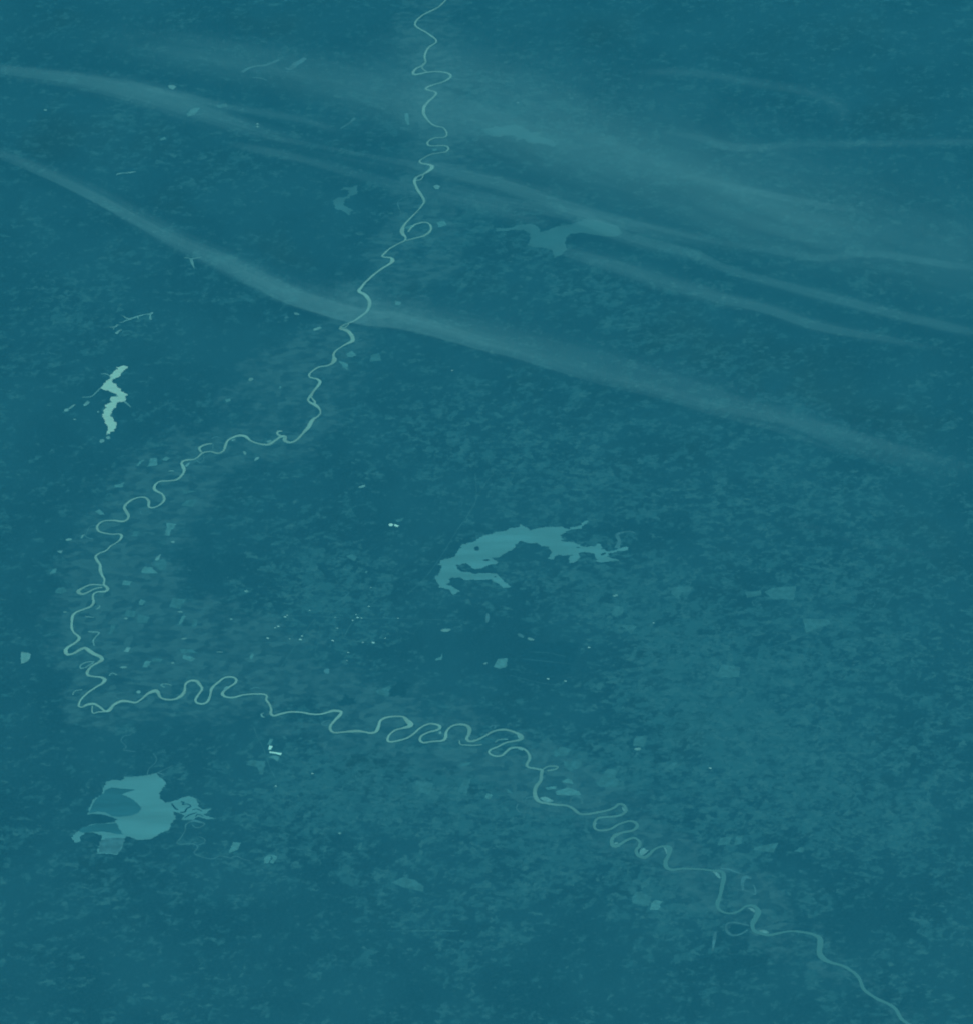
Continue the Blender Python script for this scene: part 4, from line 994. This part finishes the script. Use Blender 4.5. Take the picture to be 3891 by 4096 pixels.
CL = [
    ("widest milky cirrus band starting at the upper left corner", 2.1, 0.1,
     tl(0, 0, [(-1600, -60, 60), (-900, 40, 60), (-330, 130, 60), (-100, 160, 70), (100, 185, 85), (400, 225, 100), (700, 290, 120), (1000, 370, 130), (1300, 470, 110), (1600, 575, 90), (1876, 660, 80)]) +
     tl(1, 0, [(400, 705, 70), (700, 770, 75), (1000, 825, 75), (1250, 870, 65), (1500, 925, 60)]) + tl(2, 0, [(200, 1020, 60), (700, 1180, 60), (1300, 1350, 60), (1900, 1480, 60)])),
    ("thin bright filament along the upper edge of the widest band", 1.1, 0.0,
     tl(0, 0, [(700, 190, 20), (830, 250, 35), (1000, 300, 40), (1250, 350, 40), (1500, 415, 40), (1876, 480, 45)]) + tl(1, 0, [(450, 530, 40), (700, 620, 40)])),
    ("faint wide cirrus veil crossing the top of the river", 1.6, 0.0,
     tl(1, 0, [(-1200, -100, 200), (-500, 0, 240), (300, 150, 260), (900, 300, 320), (1400, 450, 360), (1876, 560, 380)]) + tl(2, 0, [(600, 700, 380), (1100, 850, 380), (1600, 1000, 360)]) + tl(3, 0, [(300, 1200, 340), (800, 1350, 300), (1500, 1500, 280)])),
    ("upper narrow cirrus streak right of the upper river", 1.6, -0.3,
     tl(1, 0, [(1250, 820, 22), (1500, 860, 26), (1700, 905, 30), (1876, 950, 34)]) + tl(2, 0, [(400, 1015, 34), (650, 1070, 30), (850, 1120, 24)])),
    ("broad bright cirrus streak running right from the upper river", 1.9, -0.1,
     tl(1, 0, [(1100, 960, 50), (1400, 1020, 70), (1650, 1075, 75), (1876, 1130, 70)]) + tl(2, 0, [(400, 1165, 60), (700, 1225, 60), (900, 1290, 70), (1150, 1400, 70), (1500, 1490, 60), (1700, 1550, 50)]) +
     tl(3, 0, [(150, 1620, 40), (400, 1700, 40), (900, 1830, 50), (1400, 1960, 50), (1900, 2080, 50), (2400, 2200, 50)])),
    ("soft cirrus streak ending at the right edge", 0.9, 0.0,
     tl(2, 0, [(900, 1260, 40), (1300, 1320, 45), (1600, 1390, 45), (1876, 1450, 45)]) + tl(3, 0, [(350, 1470, 40), (600, 1515, 40), (900, 1560, 40), (1300, 1530, 40), (1800, 1600, 40), (2200, 1660, 40)])),
    ("wide faint cirrus streak below the dull lake at upper right", 1.3, 0.0,
     tl(2, 0, [(500, 1440, 60), (800, 1540, 80), (1100, 1630, 90), (1400, 1730, 90), (1700, 1810, 90)]) + tl(3, 1, [(150, 170, 80), (500, 250, 60), (900, 380, 60), (1400, 470, 50), (1900, 560, 40)])),
    ("small cirrus wisp near the upper right", 1.2, 0.0,
     tl(2, 0, [(1250, 580, 40), (1500, 630, 50), (1700, 670, 60)]) + tl(3, 0, [(150, 720, 75), (400, 745, 70), (800, 715, 60), (1300, 700, 50), (1900, 690, 50), (2300, 690, 50)])),
    ("faint curved cirrus wisp at the top right", 0.9, 0.0,
     tl(2, 0, [(1200, 165, 40), (1500, 160, 45), (1800, 190, 50)]) + tl(3, 0, [(500, 260, 60), (850, 330, 70), (1050, 450, 80), (1000, 600, 70)])),
    ("short cirrus wisp between the upper right streaks", 1.1, 0.0,
     tl(2, 0, [(750, 850, 30), (1050, 910, 35), (1300, 980, 45), (1600, 960, 40), (1850, 1010, 40)]) + tl(3, 0, [(400, 1060, 40), (900, 1160, 35), (1300, 1220, 30)])),
    ("long sharp edged cirrus band crossing the whole picture", 3.0, -0.45,
     tl(0, 0, [(-1500, 300, 40), (-900, 500, 40), (-300, 720, 40), (0, 830, 50), (300, 960, 55), (600, 1105, 65), (900, 1260, 75), (1200, 1420, 80), (1500, 1550, 85), (1800, 1690, 90)]) +
     tl(1, 1, [(300, 90, 95), (550, 175, 95), (850, 260, 90), (1150, 310, 80), (1450, 385, 75), (1800, 490, 70)]) +
     tl(2, 1, [(300, 545, 60), (600, 640, 58), (900, 735, 58), (1200, 815, 56), (1500, 890, 54), (1800, 990, 52)]) +
     tl(3, 1, [(400, 1060, 55), (700, 1140, 55), (1000, 1260, 50), (1400, 1370, 45), (1700, 1460, 45), (2100, 1580, 45)])),
    ("faint broad veil above the long sharp edged band", 1.5, -0.2,
     tl(1, 1, [(300, 20, 90), (700, 110, 140), (1000, 180, 150), (1400, 290, 160), (1800, 400, 170)]) +
     tl(2, 1, [(500, 500, 170), (900, 610, 160), (1300, 720, 150), (1700, 830, 140)]) + tl(3, 1, [(300, 930, 130), (700, 1040, 120), (1200, 1200, 100), (1800, 1380, 90), (2200, 1480, 80)])),
    ("detached faint cirrus streak under the widest band", 1.1, 0.0,
     tl(1, 0, [(-200, 690, 50), (150, 760, 60), (500, 850, 60), (900, 960, 70), (1200, 1040, 80)]) + tl(2, 0, [(0, 1160, 90), (600, 1330, 90)])),
    ("huge thin cirrus veil spread over the upper right quarter", 1.3, 0.0,
     tl(2, 0, [(-900, -150, 300), (-300, 100, 500), (300, 350, 620), (900, 600, 700), (1500, 850, 700)]) + tl(3, 0, [(600, 1100, 650), (1500, 1400, 600), (2600, 1700, 500)])),
    ("lowest faint cirrus streak at the right", 0.9, 0.0,
     tl(3, 2, [(600, 150, 30), (900, 225, 30), (1150, 290, 30), (1450, 360, 30), (1800, 420, 30)])),
]
for k, (lab, th, pk, pts) in enumerate(CL):
    cirrus(lab, pts, z=9.0 + 0.15 * k, thick=th * 0.40, peak=pk, seed=k * 4.7, rough=0.45 if 'veil' in lab else 0.9)

# ------------------------------------------------------------------ air
def haze():
    v, f = box(-3300, -1600, -0.5, 3300, 3500, H + 20)
    m = bpy.data.materials.new("air")
    m.use_nodes = True
    nt = m.node_tree
    nt.nodes.clear()
    out = nt.nodes.new("ShaderNodeOutputMaterial")
    p = nt.nodes.new("ShaderNodeVolumePrincipled")
    p.inputs["Color"].default_value = (0.035, 0.62, 0.88, 1)
    p.inputs["Density"].default_value = 0.0013
    p.inputs["Anisotropy"].default_value = 0.35
    nt.links.new(p.outputs[0], out.inputs["Volume"])
    o = link_mesh("haze", v, f, m)
    tag(o, kind="stuff")
haze()
